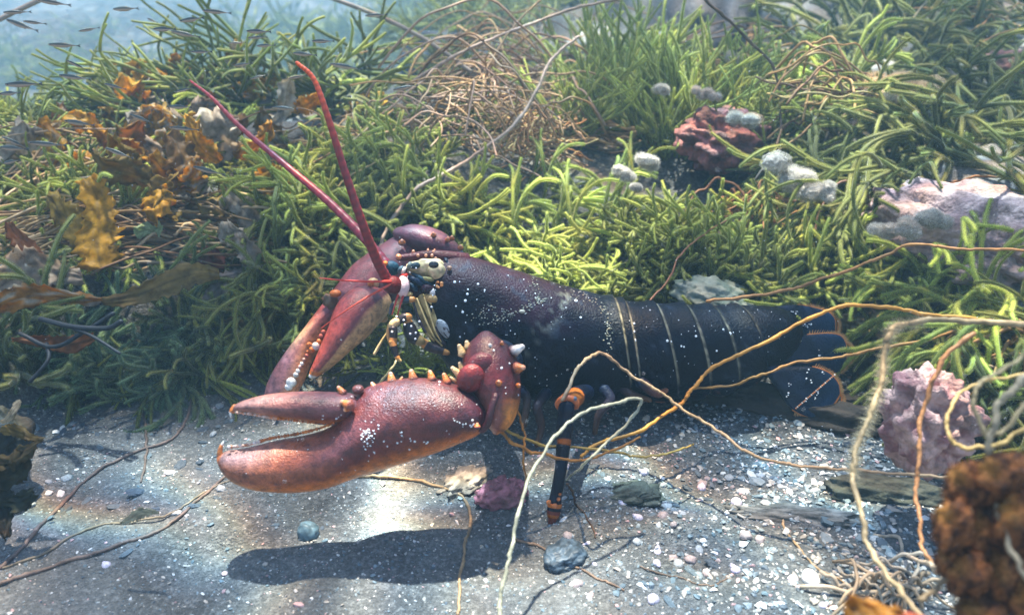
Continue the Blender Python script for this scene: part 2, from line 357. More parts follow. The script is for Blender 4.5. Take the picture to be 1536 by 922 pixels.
def lobster_body():
    mb = MB(); TL = -.018
    # (top x, top y, bottom x, bottom y, depth, half thickness, tilt)
    secs = [(655, 385, 668, 428, .628, .018, TL*.3), (668, 383, 662, 480, .628, .027, TL*.7), (690, 386, 672, 528, .629, .034, TL), (725, 394, 700, 566, .631, .039, TL),
            (765, 406, 745, 583, .633, .041, TL), (810, 421, 800, 590, .635, .042, TL), (855, 435, 855, 592, .638, .041, TL), (895, 446, 902, 590, .64, .039, TL),
            (925, 456, 938, 585, .642, .037, TL), (960, 461, 975, 582, .643, .036, TL), (1000, 464, 1018, 580, .645, .035, TL), (1045, 466, 1060, 575, .647, .034, TL),
            (1090, 468, 1100, 565, .65, .032, TL), (1130, 465, 1138, 548, .652, .028, TL*.8), (1165, 464, 1168, 535, .655, .022, TL*.6), (1185, 468, 1185, 528, .657, .016, TL*.4)]
    K = len(secs)-1; joints = [(8-.02)/K, (8+.45)/K, (9+.72)/K, (10+.78)/K, (11+.7)/K, (12+.7)/K]
    def disp(U, PH):
        k = np.zeros_like(U)
        for j in joints:   # each plate overlaps the next one: a lip, then a step down
            x = (U-j)*K
            k += .065*sst(-.75, -.04, x)*(1-sst(-.02, .03, x)) - .014*np.exp(-((x-.05)/.05)**2)
        # lower edge of the tail plates hangs down in lobes
        low = sst(.55, .95, -np.cos(PH))
        for a, b in zip(joints[1:], joints[2:]+[(13.3)/K]):
            mid = (a+b)/2; w = (b-a)/2; t = np.clip(1-((U-mid)/w)**2, 0, 1)
            k += low*.20*t**.7*(U > a)*(U < b)
        k += -.06*low*(U > joints[1])
        # groove across the carapace
        ca = U*K; gpos = 4.55+.95*np.cos(PH)*1.0+.35*np.cos(PH)**2
        k -= .018*np.exp(-((ca-gpos)/.10)**2)*(np.cos(PH) > -.45)*(U < joints[0])
        k += .012*np.exp(-(PH*np.minimum(1, 1))**2/.01)
        return k
    def colf(U, PH, v):
        up = np.cos(PH)[..., None]; n = nz(v, 70, 1); n2 = nz(v, 260, 2); u = U[..., None]
        red = .55*sst(.35, 1.05, up+.6*(n-.5))*(1-sst(.22, .52, u))
        c = lerp(NAVY*.5*(.5+.9*n), PURP*.75, red*.9)
        c = lerp(c, np.array([.035, .05, .075]), sst(.66, .82, n2)*sst(.4, .7, n)*.4)
        # orange flecks along the lower edge
        low = sst(.60, .9, -up)*sst(.6, .72, n2)*sst(.35, .6, n)*(.25+.75*(u > joints[1]))
        c = lerp(c, np.array([.42, .10, .03]), low*.9)
        for j in joints:
            x = (U-j)*K; w = .055 if j != joints[0] else .08
            side = sst(-.50, .05, np.cos(PH)) if j != joints[-1] else sst(.5, .9, np.cos(PH))*.4
            c = lerp(c, np.array([.34, .30, .20]), (np.exp(-((x-.03)/(w*.8))**4)*side*(.62+1.1*(n2[..., 0]-.5)))[..., None].clip(0, 1))
        # silt lying in the groove and on the shoulder
        ca = U*K; gpos = 4.5+.95*np.cos(PH)+.35*np.cos(PH)**2
        silt = np.exp(-((ca-gpos)/.22)**2)[..., None]*sst(.50, .66, n2)*sst(.42, .55, n)
        c = lerp(c, np.array([.16, .16, .13]), silt*.6*(up > -.35))
        s2 = np.exp(-((ca-7.5)/.55)**2)[..., None]*sst(.56, .70, n2)*sst(-.1, .3, up)
        c = lerp(c, np.array([.10, .115, .13]), s2*.06)
        return c
    loft(mb, secs, n=340, m=88, colf=colf, e=2.15, disp=disp)
    # rostrum: the beak over the eyes
    tube(mb, catmull([P(700, 391, .618), P(672, 386, .612), P(645, 383, .610), P(620, 385, .609), P(597, 387, .608)], 16), np.linspace(.0060, .0022, 16), 10, np.linspace(PURP*.6, PURP*.6, 16))
    tube(mb, catmull([P(668, 388, .606), P(673, 402, .604), P(668, 420, .604), P(658, 440, .606), P(656, 465, .608)], 14), .0014, 8, NAVY*1.3)
    o = lp(mb, 'body', M['shell']); return o
body = lobster_body()
def body_dots():
    """small white worm tubes and specks on the shell, found by shooting at the body from the side"""
    from mathutils.bvhtree import BVHTree
    me = body.data; base = Vector(LOC)
    bvh = BVHTree.FromPolygons([v.co+base for v in me.vertices], [p.vertices[:] for p in me.polygons])
    mb = MB(); r_ = random.Random(5)
    def dot(px, py, r):
        dr = (P(px, py, 1)-CAM).normalized(); h = bvh.ray_cast(CAM, dr)
        if h[0] is None: return
        q = h[1].to_track_quat('Z', 'Y').to_matrix()
        v, f = ico(1); w = (v*np.array([r, r, r*.45]))@np.array(q).T
        mb.add(w+np.array(h[0]), f, (1, 1, 1))
    for x, y, s in [(682, 423, 2.4), (717, 426, 2), (702, 434, 1.6), (701, 441, 2.2), (698, 451, 2.6), (694, 468, 2.2), (864, 451, 3.2), (871, 476, 2), (727, 435, 1.6), (803, 440, 1.4), (684, 459, 1.4), (690, 505, 1.8),
                    (951, 485, 2.2), (951, 497, 2.2), (953, 510, 3), (1001, 511, 2.4), (1007, 512, 1.8), (1022, 519, 1.8), (1026, 520, 1.6), (1085, 494, 2), (1095, 500, 3), (1044, 504, 2.2), (1075, 526, 1.8), (975, 465, 1.6), (1018, 480, 1.2)]:
        dot(x, y, S(s, .6))
    o_ = MB()
    for path, n_, w_ in [([(800, 418), (803, 436), (806, 452), (816, 450)], 60, 5), ([(812, 448), (795, 458), (775, 466), (752, 474), (732, 484)], 150, 8), ([(742, 455), (728, 470), (715, 478)], 40, 9), ([(845, 428), (870, 440), (892, 450), (908, 470), (912, 505)], 90, 8), ([(905, 460), (912, 490), (914, 530)], 50, 4)]:
        pth = catmull([(a_, b_, 0) for a_, b_ in path], 60)
        for _ in range(n_):
            q_ = pth[r_.randrange(60)]; x = q_[0]+r_.gauss(0, w_*.6); y = q_[1]+r_.gauss(0, w_*.5); dr = (P(x, y, 1)-CAM).normalized(); h = bvh.ray_cast(CAM, dr)
            if h[0] is None: continue
            r = S(r_.uniform(.5, 1.7), .6); blob(o_, h[1]*r*.2+h[0], (r, r*r_.uniform(.5, 1), r*.7), np.array(r_.choice([(.32, .31, .25), (.20, .20, .16), (.42, .40, .34), (.12, .13, .10), (.36, .28, .17)])), sub=1, amp=.4, sc_=2)
    blob(o_, bvh.ray_cast(CAM, (P(783, 467, 1)-CAM).normalized())[0], (S(5, .6), S(3, .6), S(3, .6)), (.46, .40, .30), sub=2)
    ob = lp(o_, 'silt_crumbs', M['grit']); tag(ob, kind='stuff')
    for _ in range(230):
        x = r_.uniform(670, 1180); y = r_.uniform(400, 590)
        if mnoise.noise(Vector((x*.012, y*.02, 3))) < -.05+r_.uniform(-.25, .1): continue
        dot(x, y, S(r_.uniform(.45, 1.15), .6))
    o = lp(mb, 'barnacles', M['barn']); tag(o, kind='stuff')
body_dots()

def tail_fan():
    fan = bpy.data.objects.new('tail_fan', None); C.objects.link(fan); fan.parent = lob
    def blade(secs, name='tail_blade', ridge=False, dots=()):
        mb = MB()
        def colf(U, PH, v):
            n = nz(v, 120, 3); u = U[..., None]; c = NAVY*(.6+1.2*n)+np.array([.0, .012, .032])*sst(.2, .9, u)  # blue sheen painted in towards the blade end
            edge = sst(.955, .985, u); c = lerp(c, np.array([.50, .17, .045]), edge)
            return c
        c_, a_, b_, th_ = loft(mb, secs, n=60, m=40, colf=colf, e=2.6, disp=lambda U, PH: .012*np.sin(PH*14)*sst(.3, 1, U))
        # hairy orange fringe round the free edge
        n = len(c_); ph = np.linspace(0, np.pi, 60); i0 = int(n*.40)
        rim = [c_[i]+a_[i] for i in range(i0, n-1)]+[c_[n-1]+a_[n-1]*math.cos(p)+np.array(tuple(Vector(c_[n-1]-c_[n-4]).normalized()))*np.linalg.norm(a_[n-1])*.5*math.sin(p) for p in ph]+[c_[i]-a_[i] for i in range(n-2, i0, -1)]
        rim = catmull(rim[::3], 110)
        rm = MB(); pp, rr, NN, BB = tube(rm, rim, .0008, 6, np.array([.48, .16, .035])); cen = c_[i0]
        k = 1700; ii = npr.randint(1, len(rim)-2, k); b0 = rim[ii]; out = b0-cen; out /= np.linalg.norm(out, axis=1)[:, None]
        tg = rim[ii+1]-rim[ii]; tg /= np.linalg.norm(tg, axis=1)[:, None]+1e-9; L = (.0022+.002*npr.rand(k))[:, None]
        tip = b0+out*L+npr.randn(k, 3)*.0004
        rm.add(np.stack([b0-tg*.0002, b0+tg*.0002, tip], 1).reshape(-1, 3), np.arange(3*k).reshape(-1, 3), np.array([.50, .26, .09]))
        o = lp(mb, name, M['shell'], fan); lp(rm, 'fringe', M['soft'], fan)
        return o
    blade([(1140, 462, 1140, 505, .66, .006), (1165, 459, 1165, 512, .665, .005), (1195, 457, 1195, 515, .67, .0045), (1220, 461, 1220, 514, .672, .004), (1242, 468, 1243, 509, .673, .003), (1252, 478, 1252, 499, .674, .002)])
    blade([(1150, 512, 1150, 552, .645, .008), (1175, 506, 1175, 560, .648, .006), (1210, 502, 1212, 561, .65, .005), (1243, 500, 1245, 560, .652, .004), (1261, 504, 1261, 556, .653, .003), (1269, 515, 1269, 545, .653, .002)])
    blade([(1152, 548, 1158, 572, .634, .006), (1185, 549, 1172, 592, .634, .0055), (1218, 550, 1184, 610, .634, .005), (1243, 559, 1203, 622, .634, .004), (1257, 575, 1222, 626, .634, .003), (1260, 592, 1241, 620, .634, .002)])
    # beaded suture and white specks
    mb = MB()
    for i in range(26):
        t = i/25; blob(mb, P(lerp(1252, 1194, t), lerp(562, 612, t), .6275), S(1.5, .63), (.62, .25, .10) if i % 3 else (.8, .7, .6), sub=1)
    lp(mb, 'suture_beads', M['claw'], fan)
    mb = MB(); r_ = random.Random(9)
    for x, y in [(1205, 489), (1210, 491), (1198, 492), (1215, 488), (1187, 470), (1196, 470), (1155, 486), (1158, 492), (1160, 480), (1166, 516), (1150, 530), (1152, 536), (1212, 556), (1230, 536), (1233, 538), (1210, 566), (1216, 572), (1186, 577), (1180, 592), (1222, 596), (1226, 590), (1207, 600), (1236, 560)]:
        for _ in range(3):
            blob(mb, P(x+r_.uniform(-3, 3), y+r_.uniform(-3, 3), .6275 if y > 552 else (.643 if y > 503 else .664)), S(r_.uniform(.7, 1.6), .63), (1, 1, 1), sub=1)
    o = lp(mb, 'barnacles', M['barn'], fan); tag(o, kind='stuff')
tail_fan()

def spine(mb, x0, y0, x1, y1, r, d, d1=None, c0=RED*.8, c1=None):
    tip = ORG*1.15 if c1 is None else c1
    cone(mb, P(x0, y0, d), P(x1, y1, d1 or d), S(r, d), c0, tip, 10)
    blob(mb, P(x1, y1, d1 or d), S(r*.5, d), lerp(np.array(tip), WHT, .22), sub=2)

def near_claw():
    claw = bpy.data.objects.new('crusher_claw', None); C.objects.link(claw); claw.parent = lob
    tag(claw, 'raised near claw, maroon above with an orange lower edge')
    D = .495
    secs = [(717, 596, 724, 641, .497, .010), (703, 584, 716, 652, .496, .017), (682, 576, 697, 661, .495, .021), (650, 568, 663, 675, .494, .024), (612, 567, 620, 689, .493, .025),
            (575, 573, 580, 702, .492, .024), (542, 586, 545, 713, .491, .021), (517, 617, 518, 722, .490, .018), (495, 640, 492, 731, .489, .016), (460, 652, 457, 737, .488, .0155),
            (422, 659, 420, 738, .487, .015), (388, 667, 386, 735, .487, .014), (360, 673, 357, 726, .487, .012), (341, 676, 338, 711, .487, .009), (331, 681, 329, 695, .487, .005)]
    def colf(U, PH, v):
        n = nz(v, 45, 4); n2 = nz(v, 220, 5); u = U[..., None]; up = np.cos(PH)[..., None]
        c = lerp(np.array([.11, .017, .014]), np.array([.20, .042, .024]), sst(.35, .75, n)*.6+.2*sst(.4, .8, u))
        c = lerp(c, np.array([.030, .010, .028]), (1-sst(.04, .30, u))*.75)
        c = lerp(c, np.array([.38, .105, .045]), sst(.40, .80, u)*.9)         # the finger is paler and redder
        c = lerp(c, np.array([.52, .26, .22]), sst(.66, .82, u)*sst(-.1, .5, up+.3*(n-.5))*(1-sst(.93, 1, u))*.6)
        c = lerp(c, np.array([.30, .12, .15]), np.exp(-((u-.5)/.12)**2)*np.exp(-((up-.25)/.3)**2)*.45)
        c = lerp(c, np.array([.66, .17, .022]), sst(.50, .90, -up+.12*(n2-.5))*.95)    # orange keel
        c = lerp(c, np.array([.50, .12, .03]), sst(.94, .99, u))
        c = lerp(c, c*.45, sst(.62, .75, n2)*.45)
        return c
    mb = MB()
    def disp(U, PH): return .02*(vn(U*26, PH*4, 3)-.5)+.008*(vn(U*90, PH*14, 4)-.5)
    loft(mb, secs, n=210, m=72, colf=colf, e=1.85, disp=disp)
    # hooked tip of the fixed finger and hinge knob
    tube(mb, catmull([P(335, 692, .487), P(330, 682, .486), P(331, 671, .486), P(336, 661, .486)], 10), np.array([S(6.5, D), S(6, D), S(5.4, D), S(4.8, D), S(4, D), S(3.6, D), S(3, D), S(2.6, D), S(2, D), S(1.2, D)]), 12, np.vstack([np.tile(ORG*.7, (6, 1)), np.tile(ORG, (2, 1)), np.tile(WHT, (2, 1))]))
    blob(mb, P(537, 584, .484), (S(9, D), S(9, D), S(7, D)), RED*.55, sub=2)
    blob(mb, P(528, 603, .484), (S(11, D), S(7, D), S(12, D)), RED*.4, sub=2)
    palm = lp(mb, 'palm', M['claw'], claw)
    for x0, y0, x1, y1, r in [(588, 573, 586, 561, 7.5), (620, 569, 617, 557, 7.5), (648, 570, 645, 558, 7), (671, 575, 666, 562, 6.5), (519, 610, 518, 606, 9), (716, 640, 716, 636, 5), (600, 571, 603, 566, 3), (561, 580, 558, 575, 5)]:
        s = MB(); spine(s, x0, y0, x1, y1, r, .491 if y0 < 600 else .478, c0=PURP*1.2); lp(s, 'spine', M['claw'], claw)
    # teeth along the cutting edge of the fixed finger
    t = MB(); r_ = random.Random(2)
    edge = catmull([(343, 672), (375, 668), (405, 659), (446, 652), (482, 643), (503, 633)], 46)
    for i, (x, y) in enumerate(edge):
        c = lerp(ORG, WHT, r_.uniform(.1, .75)) if i < 14 else lerp(ORG, RED, r_.uniform(.0, .5)); s = r_.uniform(1.6, 2.9)
        s *= 1.25; blob(t, P(x, y-1.8, .4835+r_.uniform(-.003, .002)), (S(s, D), S(s*.8, D), S(s, D)), c, sub=1)
    lp(t, 'teeth', M['claw'], claw)
    # movable finger
    f = MB()
    fs = [(542, 598, 537, 622, .490, .008), (527, 590, 520, 629, .488, .012), (505, 588, 498, 633, .486, .0135), (478, 587, 472, 632, .485, .0135), (450, 587, 447, 629, .485, .0125), (420, 589, 418, 626, .485, .011),
          (392, 593, 391, 621, .485, .0095), (370, 599, 370, 617, .485, .0075), (356, 605, 357, 617, .486, .005), (349, 610, 350, 620, .486, .003)]
    def colf2(U, PH, v):
        n = nz(v, 45, 6); u = U[..., None]; up = np.cos(PH)[..., None]
        c = lerp(np.array([.16, .05, .05]), np.array([.34, .14, .11]), sst(.2, .7, u)*(.5+.6*n)); c = lerp(c, np.array([.09, .03, .035]), (1-sst(0, .25, u))*.7)
        c = lerp(c, np.array([.60, .17, .03]), sst(.6, .97, -up)*.9); c = lerp(c, ORG*.8, sst(.9, .99, u)); return c
    loft(f, fs, n=90, m=48, colf=colf2, e=1.9, disp=disp)
    tube(f, catmull([P(353, 609, .486), P(348, 614, .4855), P(346, 619, .485), P(347, 626, .485)], 8), np.linspace(S(4.2, D), S(1.3, D), 8), 10, np.vstack([np.tile(ORG*.8, (5, 1)), np.tile(WHT, (3, 1))]))
    df = lp(f, 'movable_finger', M['claw'], claw)
    t = MB(); edge = catmull([(354, 617), (372, 619), (400, 624), (432, 628), (468, 632), (500, 633)], 44)
    for i, (x, y) in enumerate(edge):
        c = lerp(ORG, WHT, r_.uniform(.1, .7)) if i < 22 else lerp(ORG, RED, r_.uniform(.0, .6)); s = r_.uniform(1.4, 2.6)
        s *= 1.25; blob(t, P(x, y+1.2, .481+r_.uniform(-.002, .002)), (S(s, D), S(s*.8, D), S(s, D)), c, sub=1)
    lp(t, 'finger_teeth', M['claw'], claw)
    s = MB(); spine(s, 515, 590, 508, 581, 6, .484, c0=RED*.6); spine(s, 524, 607, 514, 603, 8.5, .474, c0=RED); spine(s, 525, 610, 518, 614, 7, .474, c0=RED); lp(s, 'hinge_spine', M['claw'], claw)
    # carpus, the knuckle behind the palm
    w = MB()
    ws = [(724, 507, 735, 507, .512, .006), (710, 512, 750, 510, .511, .013), (700, 521, 764, 520, .510, .018), (694, 540, 775, 537, .509, .022), (694, 560, 780, 560, .508, .024), (702, 582, 781, 586, .507, .024),
          (714, 603, 779, 608, .506, .022), (724, 622, 771, 630, .505, .019), (730, 636, 760, 643, .505, .014), (737, 645, 750, 649, .505, .007)]
    def colf3(U, PH, v):
        n = nz(v, 60, 7); n2 = nz(v, 230, 8); u = U[..., None]; rt = -np.cos(PH)[..., None]; fr = np.sin(PH)[..., None]
        c = lerp(np.array([.12, .016, .018]), np.array([.045, .010, .014]), sst(.3, .7, n)*.6+.3*sst(.2, .7, rt))
        c = lerp(c, np.array([.62, .20, .03]), sst(.55, .75, u)*sst(-.1, .55, rt+.3*(n-.5))); c = lerp(c, np.array([.33, .11, .08]), sst(.55, .7, u)*(1-sst(-.2, .3, rt))*.9)
        c = lerp(c, BLK, sst(.62, .74, n2)*sst(.5, .7, u)*sst(.2, .6, rt)*.85); return c
    loft(w, ws, n=90, m=64, colf=colf3, e=2.05, disp=lambda U, PH: .015*(vn(U*20, PH*3, 5)-.5))
    # rolled rim of the carpus where the palm plugs in
    tube(w, catmull([P(744, 592, .484), P(739, 606, .482), P(735, 622, .482), P(731, 636, .484), P(722, 645, .487)], 16), S(5.5, D), 10, np.array([.055, .012, .018]))
    cp = lp(w, 'wrist', M['claw'], claw)
    k = MB(); q = rot3(0, .5, 0)
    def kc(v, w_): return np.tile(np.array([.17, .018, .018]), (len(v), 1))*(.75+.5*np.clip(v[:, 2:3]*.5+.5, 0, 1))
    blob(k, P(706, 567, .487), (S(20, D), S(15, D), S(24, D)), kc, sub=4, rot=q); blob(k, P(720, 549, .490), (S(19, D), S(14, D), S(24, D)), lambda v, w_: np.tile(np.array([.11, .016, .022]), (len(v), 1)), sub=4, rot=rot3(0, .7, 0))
    lp(k, 'joint_knob', M['claw'], claw)
    s = MB()
    for x0, y0, x1, y1, r, d, c1 in [(736, 522, 735, 517, 5, .494, WHT), (752, 518, 753, 513, 4, .498, None), (770, 527, 783, 520, 9, .500, WHT), (775, 552, 784, 551, 9, .494, None), (748, 575, 748, 572, 5.5, .484, ORG*1.1), (777, 578, 779, 577, 4, .492, None)]:
        s = MB(); spine(s, x0, y0, x1, y1, r, d, d-.003, c0=PURP, c1=c1); lp(s, 'spine', M['claw'], claw)
    s = MB(); Y1 = np.array([.75, .52, .24])
    for x0, y0, x1, y1, r in [(694, 530, 689, 519, 7), (702, 520, 700, 513, 6), (690, 562, 679, 552, 6.5), (694, 552, 690, 545, 6), (686, 572, 676, 566, 4)]:
        spine(s, x0, y0, x1, y1, r, .503, .502, c0=Y1*.8, c1=Y1)
    lp(s, 'pale_spines', M['claw'], claw)
    # barnacle dots placed on the palm
    from mathutils.bvhtree import BVHTree
    base = Vector(LOC); vs = [v.co+base for v in palm.data.vertices]; fsx = [p.vertices[:] for p in palm.data.polygons]; off = len(vs)
    for ob in (df, cp):
        vs += [v.co+base for v in ob.data.vertices]; fsx += [tuple(i+off for i in p.vertices) for p in ob.data.polygons]; off = len(vs)
    bvh = BVHTree.FromPolygons(vs, fsx); d = MB(); r_ = random.Random(3); Z = lambda X, Y: (310+X/3.135, 480+Y/3.135)
    def dot(x, y, r):
        h = bvh.ray_cast(CAM, (P(x, y, 1)-CAM).normalized())
        if h[0] is None: return
        v, f_ = ico(1); v = v*(1+.25*npr.randn(len(v), 1)).clip(.6, 1.4); w_ = (v*np.array([r, r, r*.5]))@np.array(h[1].to_track_quat('Z', 'Y').to_matrix()).T; d.add(w_+np.array(h[0]), f_, (1, 1, 1))
    for _ in range(44):
        a = r_.gauss(0, 1); b = r_.gauss(0, 1); x, y = Z(755+a*17, 550+b*34); dot(x, y, S(r_.uniform(.6, 1.6), D))
    for X, Y, r in [(808, 495, 2.2), (808, 512, 2), (775, 480, 1.6), (833, 570, 2.4), (850, 593, 2.4), (897, 577, 2.6), (917, 528, 2.2), (917, 542, 2), (915, 570, 1.6), (957, 556, 2.6), (960, 567, 2), (978, 570, 2.8), (953, 608, 2.6), (1022, 573, 2.6), (1035, 578, 2.8), (1040, 572, 2), (967, 368, 2), (820, 326, 2), (1096, 290, 3), (1095, 302, 3), (1092, 275, 2),
                    (1199, 396, 2), (1270, 396, 1.6), (1250, 470, 3), (1254, 490, 3.4), (1245, 500, 3), (1238, 495, 2.6), (1218, 487, 2), (1205, 490, 2), (1190, 482, 2), (1178, 478, 2), (1165, 472, 2), (1205, 500, 1.6), (548, 450, 2.4), (546, 465, 2.2), (610, 462, 2.6), (620, 455, 2), (632, 446, 2), (787, 620, 2), (476, 607, 1.4), (790, 625, 1.6), (1128, 520, 1.4), (1140, 535, 1.3),
                    (1333, 130, 0), (1350, 142, 3), (1387, 226, 3.4), (1424, 203, 3.4), (1405, 317, 2), (1407, 345, 2), (1430, 125, 3), (1465, 352, 3)]:
        if r:
            x, y = Z(X, Y); dot(x, y, S(r*.66*r_.uniform(.8, 1.15), D))
    for _ in range(60): dot(r_.uniform(350, 780), r_.uniform(520, 730), S(r_.uniform(.4, .8), D))
    o = lp(d, 'barnacles', M['barn'], claw); tag(o, kind='stuff')
    # arm back to the body
    a = MB(); tube(a, catmull([P(742, 552, .518), P(752, 545, .545), P(748, 535, .575), P(735, 530, .60)], 20), np.linspace(.017, .011, 20), 16, NAVY*1.3); lp(a, 'arm', M['shell'], claw)
near_claw()

def far_claw():
    claw = bpy.data.objects.new('cutter_claw', None); C.objects.link(claw); claw.parent = lob
    tag(claw, 'far claw hanging down behind, mauve outside and orange within')
    secs = [(612, 352, 640, 372, .700, .012), (592, 356, 632, 392, .698, .019), (568, 370, 618, 425, .693, .023), (545, 385, 597, 452, .688, .025), (526, 401, 572, 468, .683, .024), (506, 427, 545, 474, .678, .021), (486, 453, 518, 482, .673, .018),
            (467, 479, 498, 496, .668, .016), (449, 504, 484, 512, .664, .015), (431, 527, 473, 530, .660, .014), (414, 550, 464, 551, .657, .013), (402, 573, 456, 571, .655, .011), (397, 590, 446, 588, .653, .008), (399, 604, 432, 602, .652, .004)]
    mb = MB()
    def colf(U, PH, v):
        n = nz(v, 40, 11); u = U[..., None]; o_ = np.cos(PH)[..., None]
        c = lerp(np.array([.16, .07, .12]), np.array([.20, .045, .05]), sst(.3, .7, n)); c = lerp(c, np.array([.52, .20, .18]), sst(.5, .85, u)*.75)
        c = lerp(c, np.array([.70, .30, .12]), sst(-.1, .7, -o_)*sst(.45, .6, u)*.8)
        c = lerp(c, np.array([.66, .42, .22]), np.exp(-((u-.62)/.07)**2)*sst(-.3, .5, o_)*.55)
        c = lerp(c, np.array([.10, .03, .045]), np.exp(-((u-.5)/.05)**2)*sst(0, .6, -o_)*.8); return c
    loft(mb, secs, n=130, m=56, colf=colf, e=1.95, disp=lambda U, PH: .03*(vn(U*20, PH*3, 7)-.5)-.05*np.exp(-((U-.5)/.06)**2)*(np.cos(PH) < 0))
    lp(mb, 'palm', M['claw'], claw)
    t = MB()
    for x, y, r, c in [(437, 573, 8, WHT), (433, 580, 6, WHT), (444, 562, 4.5, WHT), (447, 556, 3.6, WHT), (450, 550, 3.2, PALE), (453, 545, 3, WHT), (456, 539, 3, PALE), (460, 533, 3, RED*2), (462, 527, 2.6, ORG), (474, 519, 6.5, WHT), (468, 524, 5, ORG), (479, 512, 4.5, ORG), (482, 504, 4.2, RED*1.8), (485, 498, 4, RED*2), (464, 517, 4.5, ORG*.8)]:
        blob(t, P(x, y, .646), (S(r, .66), S(r*.8, .66), S(r, .66)), c, sub=2)
    lp(t, 'teeth', M['claw'], claw)
    f = MB()
    fs = [(545, 432, 588, 462, .655, .012), (527, 436, 576, 478, .648, .017), (510, 450, 566, 488, .643, .018), (499, 470, 556, 500, .640, .0175), (493, 490, 543, 512, .638, .016), (484, 512, 525, 527, .637, .013), (475, 533, 507, 543, .637, .010), (467, 551, 489, 557, .637, .007), (463, 563, 472, 567, .637, .0035)]
    def colf2(U, PH, v):
        n = nz(v, 50, 12); u = U[..., None]; o_ = np.cos(PH)[..., None]; c = lerp(np.array([.20, .035, .035]), np.array([.42, .08, .06]), sst(.2, .8, u)*.8+.2*n)
        c = lerp(c, np.array([.60, .33, .15]), sst(.34, .50, -o_+.12*(n-.5))); c = lerp(c, np.array([.05, .02, .04]), np.exp(-((-o_-.28)/.12)**2)*.6)
        c = lerp(c, ORG*.8, sst(.86, .93, u)); c = lerp(c, WHT, sst(.955, .98, u)); return c
    loft(f, fs, n=80, m=56, colf=colf2, e=1.9); lp(f, 'movable_finger', M['claw'], claw)
    j = MB()   # cream coloured joint and dark knuckle between hand and arm
    blob(j, P(577, 440, .665), (S(20, .66), S(20, .66), S(26, .66)), PURP*.8, sub=3)
    blob(j, P(560, 425, .652), (S(9, .66), S(8, .66), S(9, .66)), CREAM, sub=2); blob(j, P(569, 474, .655), (S(14, .66), S(12, .66), S(7, .66)), lerp(CREAM, ORG, .4), sub=3, rot=rot3(0, .5, 0))
    blob(j, P(556, 425, .645), S(5, .66), ORG, sub=2); blob(j, P(503, 440, .648), (S(9, .66), S(7, .66), S(6, .66)), ORG*.7, sub=2); blob(j, P(536, 445, .64), S(4, .66), ORG, sub=1)
    blob(j, P(496, 452, .655), (S(11, .66), S(7, .66), S(13, .66)), np.array([.16, .10, .06]), sub=3, amp=.5, sc_=3)
    lp(j, 'joint', M['soft'], claw)
    w = MB(); ws = [(595, 345, 599, 356, .695, .008), (601, 340, 604, 366, .694, .015), (616, 337, 615, 376, .693, .02), (634, 338, 636, 386, .693, .023), (652, 343, 654, 392, .693, .023), (670, 352, 670, 395, .694, .021), (684, 364, 682, 395, .695, .015), (691, 374, 690, 390, .696, .008)]
    loft(w, ws, n=60, m=48, colf=lambda U, PH, v: lerp(np.array([.13, .040, .055]), np.array([.06, .022, .035]), sst(.3, .7, nz(v, 45, 13))), e=2.1, disp=lambda U, PH: .03*(vn(U*12, PH*3, 8)-.5)-.06*np.exp(-((U-.2)/.06)**2))
    lp(w, 'wrist', M['claw'], claw)
    for x, y, r in [(603, 362, 5.5), (650, 351, 4.5), (672, 358, 4.5), (678, 356, 4), (620, 377, 3), (642, 375, 3), (652, 376, 3.2), (687, 383, 7.5), (691, 370, 4.5)]:
        s = MB(); spine(s, x, y+2, x, y-1, r, .672, .67, c0=PURP, c1=ORG); lp(s, 'spine', M['claw'], claw)
    a = MB(); tube(a, catmull([P(670, 385, .70), P(690, 410, .68), P(700, 450, .66)], 12), .014, 14, NAVY*2); lp(a, 'arm', M['shell'], claw)
far_claw()

